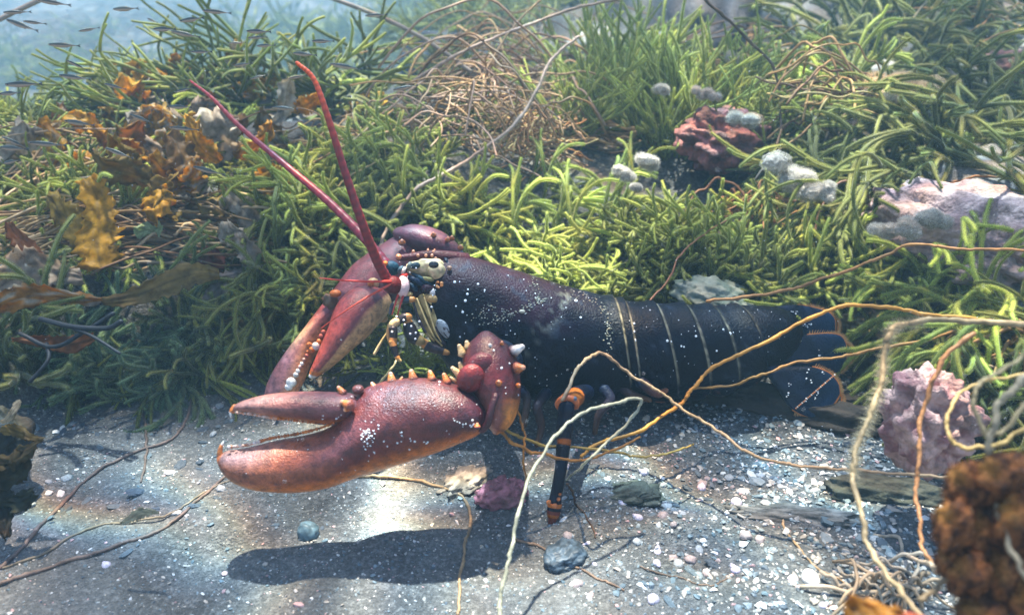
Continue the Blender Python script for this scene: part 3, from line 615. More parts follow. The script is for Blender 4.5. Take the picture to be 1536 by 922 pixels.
def antennae():
    def ant(path, r0, r1, c0, c1, ring=.0):
        n = 260; p = catmull(path, n); t = np.linspace(0, 1, n); r = r0*(1-t)+r1*t; r = r*(1+.028*np.sin(t*n*.82))
        c = lerp(np.array(c0), np.array(c1), sst(.45, 1, t)[:, None]); c = c*(1+.22*np.sin(t*n*.82))[:, None]
        mb = MB(); tube(mb, p, r, 12, c); return lp(mb, 'antenna', M['antenna'])
    ant([P(583, 424, .59), P(563, 385, .575), P(540, 325, .56), P(515, 250, .55), P(490, 170, .545), P(470, 118, .545), P(445, 94, .545)], .0040, .0013, (.20, .008, .010), (.75, .10, .02))
    ant([P(586, 405, .625), P(545, 355, .635), P(490, 300, .65), P(425, 245, .67), P(360, 190, .69), P(318, 147, .70), P(285, 121, .71)], .0044, .0010, (.28, .02, .035), (.62, .06, .06))
    def thin(path, r, c):
        mb = MB(); p = catmull(path, 40); tube(mb, p, np.linspace(r, r*.35, 40), 8, c); lp(mb, 'antennule', M['antenna'])
    thin([P(586, 422, .583), P(550, 422, .57), P(510, 420, .562), P(480, 417, .557)], .0011, np.array([.65, .04, .02])); thin([P(586, 426, .583), P(555, 443, .575), P(515, 468, .57), P(482, 492, .566)], .0010, np.array([.65, .07, .03]))
    thin([P(598, 440, .59), P(593, 455, .588), P(588, 472, .588)], .0011, np.array([.55, .04, .02])); thin([P(606, 440, .59), P(601, 455, .588), P(596, 474, .588)], .0012, np.array([.45, .03, .02]))
    mb = MB()     # antenna bases
    tube(mb, catmull([P(583, 426, .586), P(592, 428, .59), P(603, 429, .596)], 8), np.array([.0055, .0064, .0068, .0068, .0066, .0062, .006, .0055]), 14, np.vstack([np.tile(DRED*.5, (6, 1)), np.tile(NAVY, (2, 1))]))
    tube(mb, catmull([P(604, 420, .592), P(606, 430, .59), P(603, 440, .592)], 8), .0042, 10, np.array([.66, .45, .42]))
    tube(mb, catmull([P(606, 429, .597), P(622, 434, .603), P(642, 438, .61)], 8), .0065, 12, np.array([.03, .012, .015]))
    lp(mb, 'antenna_base', M['shell'])
    mb = MB(); blob(mb, P(588, 402, .618), (S(12, .62), S(9, .62), S(11, .62)), np.array([.012, .045, .07]), sub=3, rot=rot3(0, .6, 0)); blob(mb, P(578, 395, .612), S(4, .62), ORG, sub=2)
    lp(mb, 'antenna_scale', M['shell'])
antennae()

def head():
    mb = MB()
    # pale eye socket plate
    def cc(v, w):
        n = np.array([mnoise.noise(Vector(x*2.2)) for x in v])[:, None]; n2 = np.array([mnoise.noise(Vector(x*5+3)) for x in v])[:, None]
        c = lerp(np.array([.52, .40, .20]), np.array([.66, .44, .26]), sst(-.3, .4, n)); return lerp(c, np.array([.12, .10, .06]), sst(.15, .40, n2)*.55)
    blob(mb, P(641, 402, .6055), (S(30, .61), S(13, .61), S(15, .61)), cc, sub=4, amp=.18, sc_=1.8)
    blob(mb, P(655, 407, .600), (S(14, .61), S(12, .61), S(14, .61)), cc, sub=3, amp=.05)
    lp(mb, 'eye_socket', M['soft'])
    e = MB(); blob(e, P(650.5, 397, .5835), (S(7.5, .6), S(5, .6), S(5.4, .6)), (.004, .004, .005), sub=3); lp(e, 'eye', M['eye'])
    s = MB()
    for x, y, r in [(598, 384, 6.2), (620, 376, 3.4), (627, 382, 3.6), (639, 382, 3.6), (648, 382, 3.6), (653.5, 386, 2.8), (642, 374.5, 2.8), (650, 376, 2.6)]:
        blob(s, P(x, y+1, .6035), S(r*.72, .6), lerp(ORG*.9, WHT, .05 if r > 4 else .15), sub=2)
    blob(s, P(674, 402, .597), S(4, .6), (.35, .18, .10), sub=2)
    lp(s, 'beak_beads', M['claw'])
    f = MB(); r_ = random.Random(4)   # orange frilled gland tuft beside the eye
    for _ in range(14): blob(f, P(661+r_.gauss(0, 5), 424+r_.gauss(0, 4), .597+r_.uniform(-.003, .002)), S(r_.uniform(2, 3.6), .6), lerp(ORG*1.2, CREAM, r_.random()*.6), sub=1)
    tube(f, [P(655, 425, .598), P(652, 435, .598), P(653, 446, .6)], .0016, 7, CREAM)
    lp(f, 'cheek_tuft', M['soft'])
    # jumble of small dark and white face plates between eye and feelers
    for i, (x, y, x1, y1, r, c) in enumerate([(612, 404, 616, 394, 3.4, (.12, .14, .12)), (603, 412, 608, 401, 3, (.5, .42, .36)), (610, 414, 640, 430, 4.5, (.01, .02, .04)), (618, 410, 648, 428, 3, (.02, .05, .07)), (600, 415, 612, 413, 3.5, (.45, .03, .02)), (612, 424, 625, 436, 4, (.02, .04, .06)),
                                             (634, 432, 648, 436, 7, (.03, .012, .02)), (646, 432, 650, 445, 4.5, (.7, .6, .55)), (628, 418, 650, 420, 3.4, (.25, .2, .08)), (606, 445, 618, 440, 4, (.5, .35, .15)), (618, 400, 628, 398, 5, (.03, .05, .06)), (638, 446, 655, 450, 6, (.5, .3, .12)), (598, 408, 604, 400, 3, (.05, .08, .1))]):
        tube(mb := MB(), catmull([P(x, y, .598), P((x+x1)/2, (y+y1)/2-1, .594), P(x1, y1, .598)], 7), np.array([.6, .9, 1, 1, 1, .9, .6])*S(r, .6), 10, np.array(c)); lp(mb, 'face_plate', M['shell'])
    # shell dots of white on the face
    d = MB()
    for _ in range(10): blob(d, P(r_.uniform(598, 655), r_.uniform(400, 445), .5905), S(r_.uniform(.6, 1.5), .6), (1, 1, 1), sub=1)
    o = lp(d, 'barnacles', M['barn']); tag(o, kind='stuff')
head()

def mouthparts():
    Z = lambda X, Y: (560+X/6.586, 420+Y/6.586)
    def strip(pts, rs, cols, d=.60, flat=.5, name='mouthpart'):
        mb = MB(); p = catmull([P(*Z(x, y), d+(q[0] if q else 0)) for x, y, *q in pts], 30); r = np.interp(np.linspace(0, 1, 30), np.linspace(0, 1, len(rs)), [S(k/6.586, .6) for k in rs])
        cl = np.array([cols[min(int(t*len(cols)), len(cols)-1)] for t in np.linspace(0, .999, 30)]); tube(mb, p, r, 12, cl, flat=1); lp(mb, name, M['soft'])
    CR = np.array([.60, .42, .16]); CO = np.array([.62, .27, .07]); BD = np.array([.02, .012, .014]); YB = np.array([.36, .24, .08])
    strip([(400, 140), (460, 300), (560, 480), (640, 620)], (48, 50, 48, 30), [YB, CR, YB*.8, CR*.7, BD*2], .606)
    strip([(470, 150), (560, 320), (620, 480), (700, 640)], (36, 40, 40, 26), [CR, CR*1.1, YB, CR*.6, BD*2], .602)
    strip([(530, 150), (600, 260), (615, 420), (650, 560)], (30, 34, 30, 22), [CR*1.1, YB, CR, BD*3], .600)
    strip([(430, 180), (520, 400), (600, 560), (680, 650)], (8, 9, 9, 8), [CR*1.25, CR*1.1, YB], .592)
    strip([(500, 170), (560, 350), (610, 500), (670, 610)], (7, 8, 8, 6), [CR*1.25, CR, YB], .588)
    strip([(390, 200), (440, 360), (520, 520), (600, 600)], (12, 14, 14, 10), [BD, BD*2, YB*.7], .592)
    # big jointed jaw leg, black plates with orange rims
    strip([(330, 380), (355, 470), (400, 560), (480, 610)], (36, 66, 72, 44), [CO, BD, BD, BD, BD, YB], .592)
    strip([(480, 610), (560, 660), (660, 695), (740, 720)], (44, 50, 40, 24), [CO, BD, BD*2, BD, CO*.6], .597)
    strip([(360, 360), (300, 370), (235, 410)], (34, 44, 38), [CO, BD+.012, BD+.02, BD], .588)
    strip([(235, 405), (190, 440), (200, 470)], (40, 44, 40), [CREAM*1.1, CREAM], .586)
    strip([(195, 470), (200, 540), (195, 600)], (42, 40, 36), [BD, BD, BD, CO], .585)
    strip([(190, 600), (200, 650), (215, 720)], (38, 36, 30), [CO, CO, BD, BD], .585)
    strip([(215, 710), (240, 770), (272, 800)], (28, 24, 12), [BD, CO, CR], .585)
    strip([(160, 430), (145, 520), (160, 600), (200, 680)], (16, 18, 18, 12), [CO*1.2, CO, CO], .588)
    strip([(400, 190), (320, 195), (240, 215)], (28, 36, 26), [CO*.8, np.array([.03, .06, .08]), np.array([.03, .05, .06]), CREAM], .592)
    strip([(240, 215), (190, 250), (165, 330)], (26, 22, 18), [CREAM, BD+.02, BD+.05], .590)
    strip([(180, 470), (110, 560), (50, 660), (10, 730)], (10, 12, 16, 14), [YB, YB, CREAM*.8, CREAM], .60)
    p = MB()
    def wc(v, w): return lerp(np.tile(np.array([.40, .42, .42]), (len(v), 1)), np.array([.03, .012, .012]), sst(.05, .3, np.array([mnoise.noise(Vector(x*3.0)) for x in v])[:, None]-.5*v[:, 2:3]-.1))
    blob(p, P(667, 494, .598), (S(9, .6), S(5, .6), S(19, .6)), wc, sub=4, rot=rot3(0, -.55, 0)); lp(p, 'jaw_plate', M['shell'])
    d = MB(); r_ = random.Random(8)
    for X, Y in [(375, 455), (365, 530), (420, 520), (415, 580), (185, 510), (575, 265), (455, 408), (310, 440), (230, 360), (300, 395)]:
        blob(d, P(*Z(X, Y), .578), S(1.9, .6), (1, 1, 1), sub=1)
    o = lp(d, 'barnacles', M['barn']); tag(o, kind='stuff')
mouthparts()

def legs():
    # near walking leg standing on the sand
    foot = G(828, 783); dz = pix(foot)[2]
    L = bpy.data.objects.new('leg', None); C.objects.link(L); L.parent = lob
    def seg(path, rs, cols, name):
        mb = MB(); n = 30; p = catmull(path, n); r = np.interp(np.linspace(0, 1, n), np.linspace(0, 1, len(rs)), rs); cl = np.array([cols[min(int(t*len(cols)), len(cols)-1)] for t in np.linspace(0, .999, n)]); tube(mb, p, r, 14, cl); return lp(mb, name, M['shell'], L)
    d0 = .545
    seg([P(880, 588, .605), P(868, 592, .58), P(851, 604, d0)], [.006, .007, .0068], [NAVY*1.5, NAVY, ORG*.55], 'thigh')
    j = MB()
    c = P(851, 606, d0-.001)
    ring = [c+Vector((math.cos(a), 0, 0))*S(14, d0)+UPV*math.sin(a)*S(10, d0)-FWD*.003*math.sin(a) for a in np.linspace(-.5, math.pi+.5, 22)]
    tube(j, ring, S(5, d0), 10, np.array([.50, .12, .03])); blob(j, P(862, 598, d0-.004), S(4, d0), (.06, .10, .14), sub=2); lp(j, 'knee', M['claw'], L)
    seg([P(850, 606, d0-.002), P(847, 640, .540), P(846, 668, .536)], [S(12, d0), S(13, d0), S(10, d0)], [NAVY*.8, BLK, NAVY*.8, BLK, BLK, ORG*.35], 'shin')
    seg([P(845, 668, .536), P(841, 705, .532), P(834, 742, lerp(.532, dz, .6)), P(832, 755, dz)], [S(10.5, d0), S(9, d0), S(8.5, d0), S(10, d0)], [BLK, NAVY*.8, BLK, BLK, NAVY, BLK], 'foot_segment')
    seg([P(832, 755, dz), P(830, 770, dz), P(827, 785, dz)], [S(11, d0), S(10, d0), S(5, d0)], [ORG*.7, BLK, RED*.6, ORG*.4, RED*.5, RED*.5], 'claw_tip')
    b = MB(); r_ = random.Random(6)
    for x, y, s in [(823, 753, 3.6), (838, 748, 3), (832, 758, 4), (840, 741, 2.2)]: blob(b, P(x, y, dz-.0045), S(s, d0), ORG*.9, sub=2, amp=.3, sc_=2)
    lp(b, 'orange_nodules', M['claw'], L)
    # legs folded in the dark under the body
    for pts, c1 in [([(905, 583, .605), (915, 600, .60), (898, 622, .598), (892, 650, .60)], (.06, .03, .02)), ([(960, 572, .61), (985, 590, .61), (1000, 585, .615)], (.20, .07, .03)), ([(820, 588, .61), (806, 610, .60), (812, 640, .60), (805, 668, .60)], (.07, .035, .02)), ([(780, 585, .60), (790, 600, .60), (786, 640, .595)], (.05, .03, .02)),
                    ([(930, 575, .62), (945, 590, .615), (975, 600, .61)], (.12, .06, .03))]:
        mb = MB(); p = catmull([P(*q) for q in pts], 24); tube(mb, p, np.linspace(.0048, .0020, 24), 10, np.linspace(NAVY*1.5, np.array(c1), 24)); lp(mb, 'leg', M['shell'])
    # swimmerets: thin translucent brown flaps under the tail
    for x, y, s in [(935, 577, 22), (1010, 583, 18), (1060, 575, 20), (1100, 565, 20), (1130, 556, 22), (880, 592, 16)]:
        mb = MB(); blob(mb, P(x, y, .650), (S(s*.8, .62), .0025, S(s*.6, .62)), (.10, .05, .025), sub=3, amp=.25, sc_=1.5, seed=x); lp(mb, 'swimmeret', M['soft'])
legs()

# ------------------------------------------------------------------ labels for repeats: description + nearest landmark + order from the left
NUM = ['first', 'second', 'third', 'fourth', 'fifth', 'sixth', 'seventh', 'eighth', 'ninth', 'tenth', 'eleventh', 'twelfth', 'thirteenth', 'fourteenth', 'fifteenth', 'sixteenth']
AREAS = [(0, 0, 260, 90, 'in the blue haze of the top left corner'), (260, 0, 640, 70, 'in the haze left of centre at the top'), (640, 0, 960, 90, 'in the haze at the top centre'), (960, 0, 1240, 90, 'in the haze right of centre at the top'), (1240, 0, 1700, 90, 'at the top right corner'),
         (-200, 90, 200, 210, 'at the left among the small fish'), (200, 90, 470, 210, 'behind the tip of the long feeler'), (470, 90, 700, 210, 'right of the upright feeler, far back'), (700, 90, 900, 210, 'among the pale string tangle'), (900, 90, 1130, 210, 'left of the dark hanging string'), (1130, 90, 1330, 210, 'right of the dark hanging string'), (1330, 90, 1800, 210, 'beside the white blob at top right'),
         (-200, 210, 200, 330, 'at the left edge above the brown straw'), (200, 210, 420, 330, 'among the golden brown leaves'), (420, 210, 620, 330, 'between the feelers and the pale tangle'), (620, 210, 800, 330, 'above the lobster head'), (800, 210, 1000, 330, 'above the lobster back'), (1000, 210, 1200, 330, 'beside the dark pink rock'), (1200, 210, 1400, 330, 'left of the large pink rock'), (1400, 210, 1900, 330, 'behind the large pink rock'),
         (-300, 330, 160, 460, 'beside the golden blades at left'), (160, 330, 400, 460, 'left of the hanging far claw'), (400, 330, 620, 460, 'under the long feeler'), (620, 330, 900, 460, 'just over the lobster back'), (900, 330, 1080, 460, 'behind the front of the tail'), (1080, 330, 1290, 460, 'behind the end of the tail'), (1290, 330, 1900, 460, 'right of the tail fan'),
         (-400, 460, 180, 620, 'at the left edge of the sand'), (180, 460, 420, 620, 'on the sand edge left of the claws'), (420, 460, 1000, 620, 'under the lobster'), (1000, 460, 1300, 620, 'below the tail'), (1300, 460, 2000, 620, 'beside the furry string at right'),
         (-400, 620, 200, 760, 'on the shaded sand at far left'), (200, 620, 430, 760, 'left of the near claw tip'), (430, 620, 700, 790, 'below the near claw'), (700, 620, 860, 790, 'left of the standing leg'), (860, 620, 1050, 760, 'right of the standing leg'), (1050, 620, 1300, 760, 'on gravel below the tail'), (1300, 620, 2200, 760, 'at the right edge'),
         (-500, 760, 300, 1300, 'in the bottom left corner'), (300, 760, 560, 1300, 'on bright sand at bottom left'), (560, 790, 800, 1300, 'at the bottom centre'), (800, 760, 1000, 1300, 'below the standing leg'), (1000, 760, 1200, 1300, 'in the bottom gravel right of centre'), (1200, 760, 2400, 1300, 'in the bottom right corner')]
def area(px, py):
    for a in AREAS:
        if a[0] <= px < a[2] and a[1] <= py < a[3]: return a[4]
    return 'outside the left edge' if px < 0 else ('outside the right edge' if px > 1536 else 'beyond the frame')
PEND = {}
def auto(o, desc, cat, group, p):
    px, py, d = pix(p); o['category'] = cat; o['group'] = group
    PEND.setdefault((desc, area(px, py)), []).append((px, o))
def finish_labels():
    for (desc, ar), L in PEND.items():
        L.sort(key=lambda t: t[0])
        for i, (px, o) in enumerate(L):
            if len(L) == 1: o['label'] = f'{desc} {ar}'
            else: o['label'] = f'{desc} {ar}, {NUM[min(i, 15)]} from left'

# ------------------------------------------------------------------ rocks
def rock(p, r, col, name, label, m='rock', amp=.35, sc_=1.6, seed=0, sub=5, rot=None, cat='rock', dark=None, group=None):
    mb = MB(); c0 = np.array(col); c1 = np.array(dark if dark is not None else c0*.45)
    def cf(v, w):
        n = np.array([mnoise.fractal(Vector(x*3.1)+Vector((seed, 0, 0)), 1, 2, 4) for x in v])[:, None]
        return lerp(c0, c1, sst(-.25, .35, n))
    blob(mb, (0, 0, 0), r, cf, sub=sub, amp=amp, sc_=sc_, seed=seed, rot=rot or rot3(rng.uniform(-.3, .3), rng.uniform(-.3, .3), rng.uniform(0, 6)))
    o = mb.build(name, M[m]); o.location = p; tag(o, label, cat, group); return o
rock(G(1075, 262, 0)+Vector((0, -.02, .045)), (.060, .045, .035), (.36, .13, .11), 'encrusted_rock', 'dark pink knobbly rock between green weeds above the tail', 'pink', .35, 2.6, 1, dark=(.12, .05, .04))
rock(G(1455, 345, 0), (.085, .05, .034), (.44, .31, .28), 'encrusted_rock', 'large pale pink crusted rock left of the right edge', 'pink', .30, 2.2, 2, dark=(.22, .14, .14))
rock(G(1530, 395, -.01), (.07, .04, .03), (.42, .28, .26), 'encrusted_rock', 'low pink grey rock in front of the large pink one', 'pink', .30, 2.2, 12, dark=(.2, .16, .14))
rock(P(1392, 632, .50), (.026, .026, .034), (.48, .29, .25), 'encrusted_rock', 'upright pink coral-like rock behind the furry string at right', 'pink', .35, 3.0, 3, dark=(.24, .10, .10))
rock(P(1318, 492, .715), (.036, .03, .020), (.34, .26, .12), 'mossy_rock', 'yellow-brown mossy rock touching the tail fan', 'rock', .3, 2.4, 4, dark=(.16, .11, .05))
rock(P(1068, 447, .705), (.034, .03, .017), (.22, .23, .18), 'speckled_rock', 'pale speckled rock peeping over the tail', 'rock', .25, 2.5, 5, dark=(.10, .13, .10))
rock(P(1190, 612, .655), (.085, .022, .016), (.03, .022, .016), 'rock', 'dark brown low rock in shade under the tail fan', 'rock', .3, 2.0, 6)
rock(P(1345, 570, .69), (.05, .03, .035), (.035, .022, .016), 'rock', 'dark brown rock behind the tail fan', 'rock', .3, 2.0, 7)
rock(G(655, 100, 0), (.12, .08, .085), (.035, .045, .05), 'rock', 'dark slate rock in the haze above the lobster head', 'rock', .25, 1.3, 8, sub=4)
rock(G(560, 105, 0), (.08, .07, .05), (.30, .34, .34), 'rock', 'pale rounded rock in haze behind the upright feeler', 'rock', .2, 1.6, 9, sub=4)
rock(G(245, 100, 0), (.09, .07, .07), (.04, .06, .06), 'rock', 'dark rock in haze above the long feeler tip', 'rock', .25, 1.4, 10, sub=4)
rock(G(1070, 35, 0), (.16, .08, .07), (.07, .06, .06), 'rock', 'dark hazy rock at the top right of centre', 'rock', .3, 1.8, 11, sub=4)
rock(G(900, 75, 0), (.08, .06, .04), (.36, .34, .30), 'rock', 'pale hazy rock behind the tall green weed', 'rock', .3, 2, 13, sub=4)
rock(G(1500, 70, 0), (.16, .07, .04), (.25, .27, .24), 'rock', 'flat pale rock slab in the top right corner', 'rock', .2, 2, 14, sub=4)
rock(G(1510, 110, 0), (.05, .04, .03), (.22, .09, .08), 'encrusted_rock', 'small dark pink rock below the top right slab', 'pink', .3, 2, 15, sub=4)
rock(G(60, 130, 0), (.10, .08, .06), (.06, .08, .09), 'rock', 'dark hazy rock behind the fish at far left', 'rock', .25, 1.6, 16, sub=4)
rock(P(-22, 668, .54), (.026, .026, .026), (.022, .026, .022), 'rock', 'dark rounded rock at the left edge of the sand', 'rock', .25, 2, 17)
rock(G(40, 450, -.01), (.045, .04, .035), (.38, .34, .28), 'rock', 'pale beige rock under the golden blades at left', 'rock', .2, 2, 18)
rock(G(400, 530, 0), (.03, .022, .018), (.12, .10, .08), 'rock', 'small brown rock on the sand edge behind the claws', 'rock', .3, 2, 19)
rock(G(752, 745, .004), (.017, .014, .012), (.44, .17, .20), 'encrusted_rock', 'small raspberry pink rock on sand below the knuckle', 'pink', .35, 3, 20, dark=(.22, .08, .09))
rock(G(700, 722, -.003), (.028, .016, .009), (.36, .30, .24), 'rock', 'sandy hump beside the small raspberry pink rock', 'rock', .3, 3, 21)
rock(G(462, 798, .004), (.0078, .006, .0072), (.12, .19, .22), 'pebble', 'blue grey pointed pebble in the bright sand below the claw', 'stone', .25, 1.6, 22, sub=3, cat='pebble')
rock(G(935, 745, -.003), (.026, .018, .008), (.07, .075, .055), 'rock', 'dark mossy lump standing in for a shadow right of the standing leg', 'rock', .3, 3, 23)  # dark low lump added in place of a mossy shadow
rock(G(850, 832, 0), (.018, .013, .008), (.06, .09, .12), 'rock', 'flat blue slate below the foot of the standing leg', 'stone', .25, 1.5, 24)
rock(G(1216, 868, .003), (.0062, .005, .0048), (.85, .84, .80), 'shell', 'round white shell on gravel near the bottom right', 'stone', .05, 1.5, 25, sub=3, cat='shell', dark=(.7, .68, .62))
rock(G(1190, 778, -.004), (.045, .009, .008), (.16, .15, .13), 'rock', 'long low ledge of grey stone on the gravel', 'rock', .3, 3, 26, rot=rot3(0, 0, -.1))
rock(G(1330, 740, -.0), (.042, .014, .012), (.05, .06, .05), 'rock', 'dark ledge under the furry string at right', 'rock', .25, 2, 27, rot=rot3(0, 0, -.15))
rock(G(585, 590, -.004), (.045, .02, .012), (.22, .20, .13), 'rock', 'greenish flat stone lying behind the open near claw', 'rock', .25, 2.5, 28, rot=rot3(0, 0, .1))
# brown sponge column and orange sponge close to the lens
def sponge():
    mb = MB()
    def cf(v, w):
        n = np.array([mnoise.fractal(Vector(x*2.4), 1, 2, 4) for x in v])[:, None]; k = sst(-.1, -.7, v[:, 0:1]) if False else (1-sst(-.9, -.2, v[:, 0:1]))
        return lerp(lerp(np.array([.26, .10, .03]), np.array([.06, .022, .010]), sst(-.2, .3, n)), np.array([.34, .17, .03]), k*sst(.1, .6, v[:, 2:3])*.6)
    mb.m2 = M['fur']; r_ = random.Random(77)
    for i, (x, y, rx, rz) in enumerate([(1450, 730, 30, 40), (1500, 720, 34, 44), (1430, 790, 26, 40), (1480, 800, 40, 46), (1530, 790, 36, 60), (1450, 860, 34, 40), (1510, 870, 40, 46), (1425, 840, 20, 30), (1545, 900, 36, 40), (1480, 925, 40, 36)]):
        p_ = P(x, y, .30+r_.uniform(-.006, .008)); mb.cur = 0; blob(mb, p_, (S(rx, .3), S(rx, .3)*.8, S(rz, .3)), cf, sub=4, amp=.4, sc_=1.6, seed=i+3)
        mb.cur = 1; blob(mb, p_, (S(rx*1.15, .3), S(rx, .3)*.95, S(rz*1.12, .3)), cf, sub=4, amp=.4, sc_=1.6, seed=i+3)
    tag(mb.build('sponge', M['rock']), 'rusty brown sponge column at the lower right edge', 'sponge')
    mb = MB(); blob(mb, P(1350, 985, .27), (.022, .012, .014), lambda v, w: lerp(np.array([.40, .20, .04]), np.array([.20, .04, .015]), sst(.2, .8, v[:, 2:3])), sub=4, amp=.25, sc_=2, seed=9)
    tag(mb.build('sponge', M['rock']), 'orange sponge with dark red rim at the bottom edge', 'sponge')
sponge()

# ------------------------------------------------------------------ gravel and pebbles
PAL = np.array([(.50, .49, .46), (.62, .61, .60), (.10, .145, .17), (.16, .20, .22), (.07, .09, .11), (.30, .28, .25), (.42, .36, .30), (.48, .30, .29), (.20, .24, .26), (.55, .52, .50)])
def gravel():
    V0, F0 = ico(1); rs = np.random.RandomState(21)
    n = 52000; X = rs.uniform(-.55, .60, n); Y = .20+(rs.rand(n)**1.1)*.46
    dens = .5+.5*sst(.0, .16, X+.12*(vn(X*9, Y*9, 31)-.5))*sst(.58, .50, Y)+.25*sst(.3, .7, vn(X*14, Y*14, 33))
    keep = (rs.rand(n) < dens) & (bank(X, Y) < .02); X = X[keep]; Y = Y[keep]; n = len(X)
    big = sst(.02, .2, X)
    s = .0008*np.exp(rs.randn(n)*.45)*(.62+.38*big+1.1*big*(rs.rand(n)**3)); s = np.clip(s, .0004, .0042)
    Z = H(X, Y)+s*.25
    sh = np.stack([s*(.7+.9*rs.rand(n)), s*(.6+.6*rs.rand(n)), s*(.3+.4*rs.rand(n))], 1)
    v = V0[None]*(1+.35*rs.randn(n, len(V0), 1).clip(-1.2, 1.2))*sh[:, None]
    a = rs.rand(n)*6.28; t = rs.randn(n)*.35; ca, sa, ct, st = np.cos(a), np.sin(a), np.cos(t), np.sin(t)
    x = v[..., 0]*ct[:, None]+v[..., 2]*st[:, None]; z = -v[..., 0]*st[:, None]+v[..., 2]*ct[:, None]; y = v[..., 1]
    w = np.stack([x*ca[:, None]-y*sa[:, None]+X[:, None], x*sa[:, None]+y*ca[:, None]+Y[:, None], z+Z[:, None]], -1)
    ci = rs.choice(len(PAL), n, p=[.08, .03, .15, .16, .10, .16, .12, .05, .10, .05]); col = PAL[ci]*(.8+.4*rs.rand(n, 1))
    f = F0[None]+(np.arange(n)*len(V0))[:, None, None]
    mb = MB(); mb.add(w.reshape(-1, 3), f.reshape(-1, 3), np.repeat(col, len(V0), 0))
    tag(mb.build('shell_gravel', M['grit'], smooth=False), kind='stuff')
gravel()
def pebbles():
    protos = []
    kinds = [('slate_chip', 'flat blue-grey slate chip', (.10, .135, .155), (1.3, .6, .22)), ('slate_chip', 'dark slate chip', (.05, .07, .09), (1.2, .7, .3)), ('pebble', 'whitish shell fragment', (.72, .70, .66), (1, .7, .4)),
             ('pebble', 'pink-grey rounded pebble', (.36, .29, .28), (1, .9, .8)), ('pebble', 'grey rounded pebble', (.30, .32, .33), (1, .85, .6)), ('sea_snail_shell', 'pale purple snail shell', (.58, .52, .60), (1, .95, .9))]
    for name, d, c, r in kinds:
        mb = MB(); c = np.array(c)
        blob(mb, (0, 0, 0), r, lambda v, w, c=c: c*(.75+.5*np.array([[mnoise.noise(Vector(x*3))+.5] for x in v])), sub=3, amp=.0 if name == 'sea_snail_shell' else .35, sc_=1.3, seed=len(protos), sharp='slate' in name)
        if name == 'sea_snail_shell':   # coiled: body whorl and a smaller spire
            blob(mb, (.75, 0, .35), (.6, .55, .5), c*1.1, sub=2); blob(mb, (1.15, 0, .55), .3, c*.8, sub=2)
        protos.append((mb.mesh(name, M['stone'], smooth='slate' not in name), name, d))
    r_ = random.Random(12)
    spots = [(1000, 760, 4, 9), (985, 845, 5, 6), (965, 880, 2, 12), (1010, 880, 0, 15), (1040, 862, 0, 12), (985, 830, 5, 8), (1060, 862, 3, 6), (1070, 848, 1, 12), (860, 878, 2, 9), (980, 900, 5, 9), (1052, 733, 5, 8), (965, 710, 5, 6), (1090, 715, 2, 5), (1118, 805, 3, 10), (1140, 812, 3, 9), (1090, 770, 2, 6), (940, 690, 4, 6), (1060, 720, 3, 6), (1100, 735, 0, 9),
             (130, 690, 4, 6), (115, 705, 2, 4), (265, 770, 2, 7), (300, 822, 0, 6), (305, 893, 2, 6), (160, 850, 5, 8), (205, 740, 1, 12), (100, 720, 4, 10), (270, 700, 1, 12), (70, 780, 0, 9), (330, 610, 4, 7)]
    for _ in range(120):
        x = r_.uniform(840, 1340); y = r_.uniform(700, 915); spots.append((x, y, r_.choice([0, 0, 1, 2, 2, 3, 4, 4, 5]), r_.uniform(3.5, 10)))
    for _ in range(70):
        x = r_.uniform(40, 420); y = r_.uniform(620, 915) if r_.random() < .4 else r_.uniform(620, 790); spots.append((x, y, r_.choice([0, 0, 1, 1, 2, 4]), r_.uniform(3, 9)))
    for x, y, k, s in spots:
        p = G(x, y); d = pix(p)[2]; r = S(s, d)
        me, name, desc = protos[k]; o = bpy.data.objects.new(name, me); C.objects.link(o); o.location = p+Vector((0, 0, r*.2)); o.scale = (r, r*r_.uniform(.8, 1.1), r)
        o.rotation_euler = (r_.uniform(-.4, .4), r_.uniform(-.4, .4), r_.uniform(0, 6.28)); auto(o, desc, 'shell' if k in (2, 5) else 'pebble', 'stones and shells scattered on the sand', p)
pebbles()

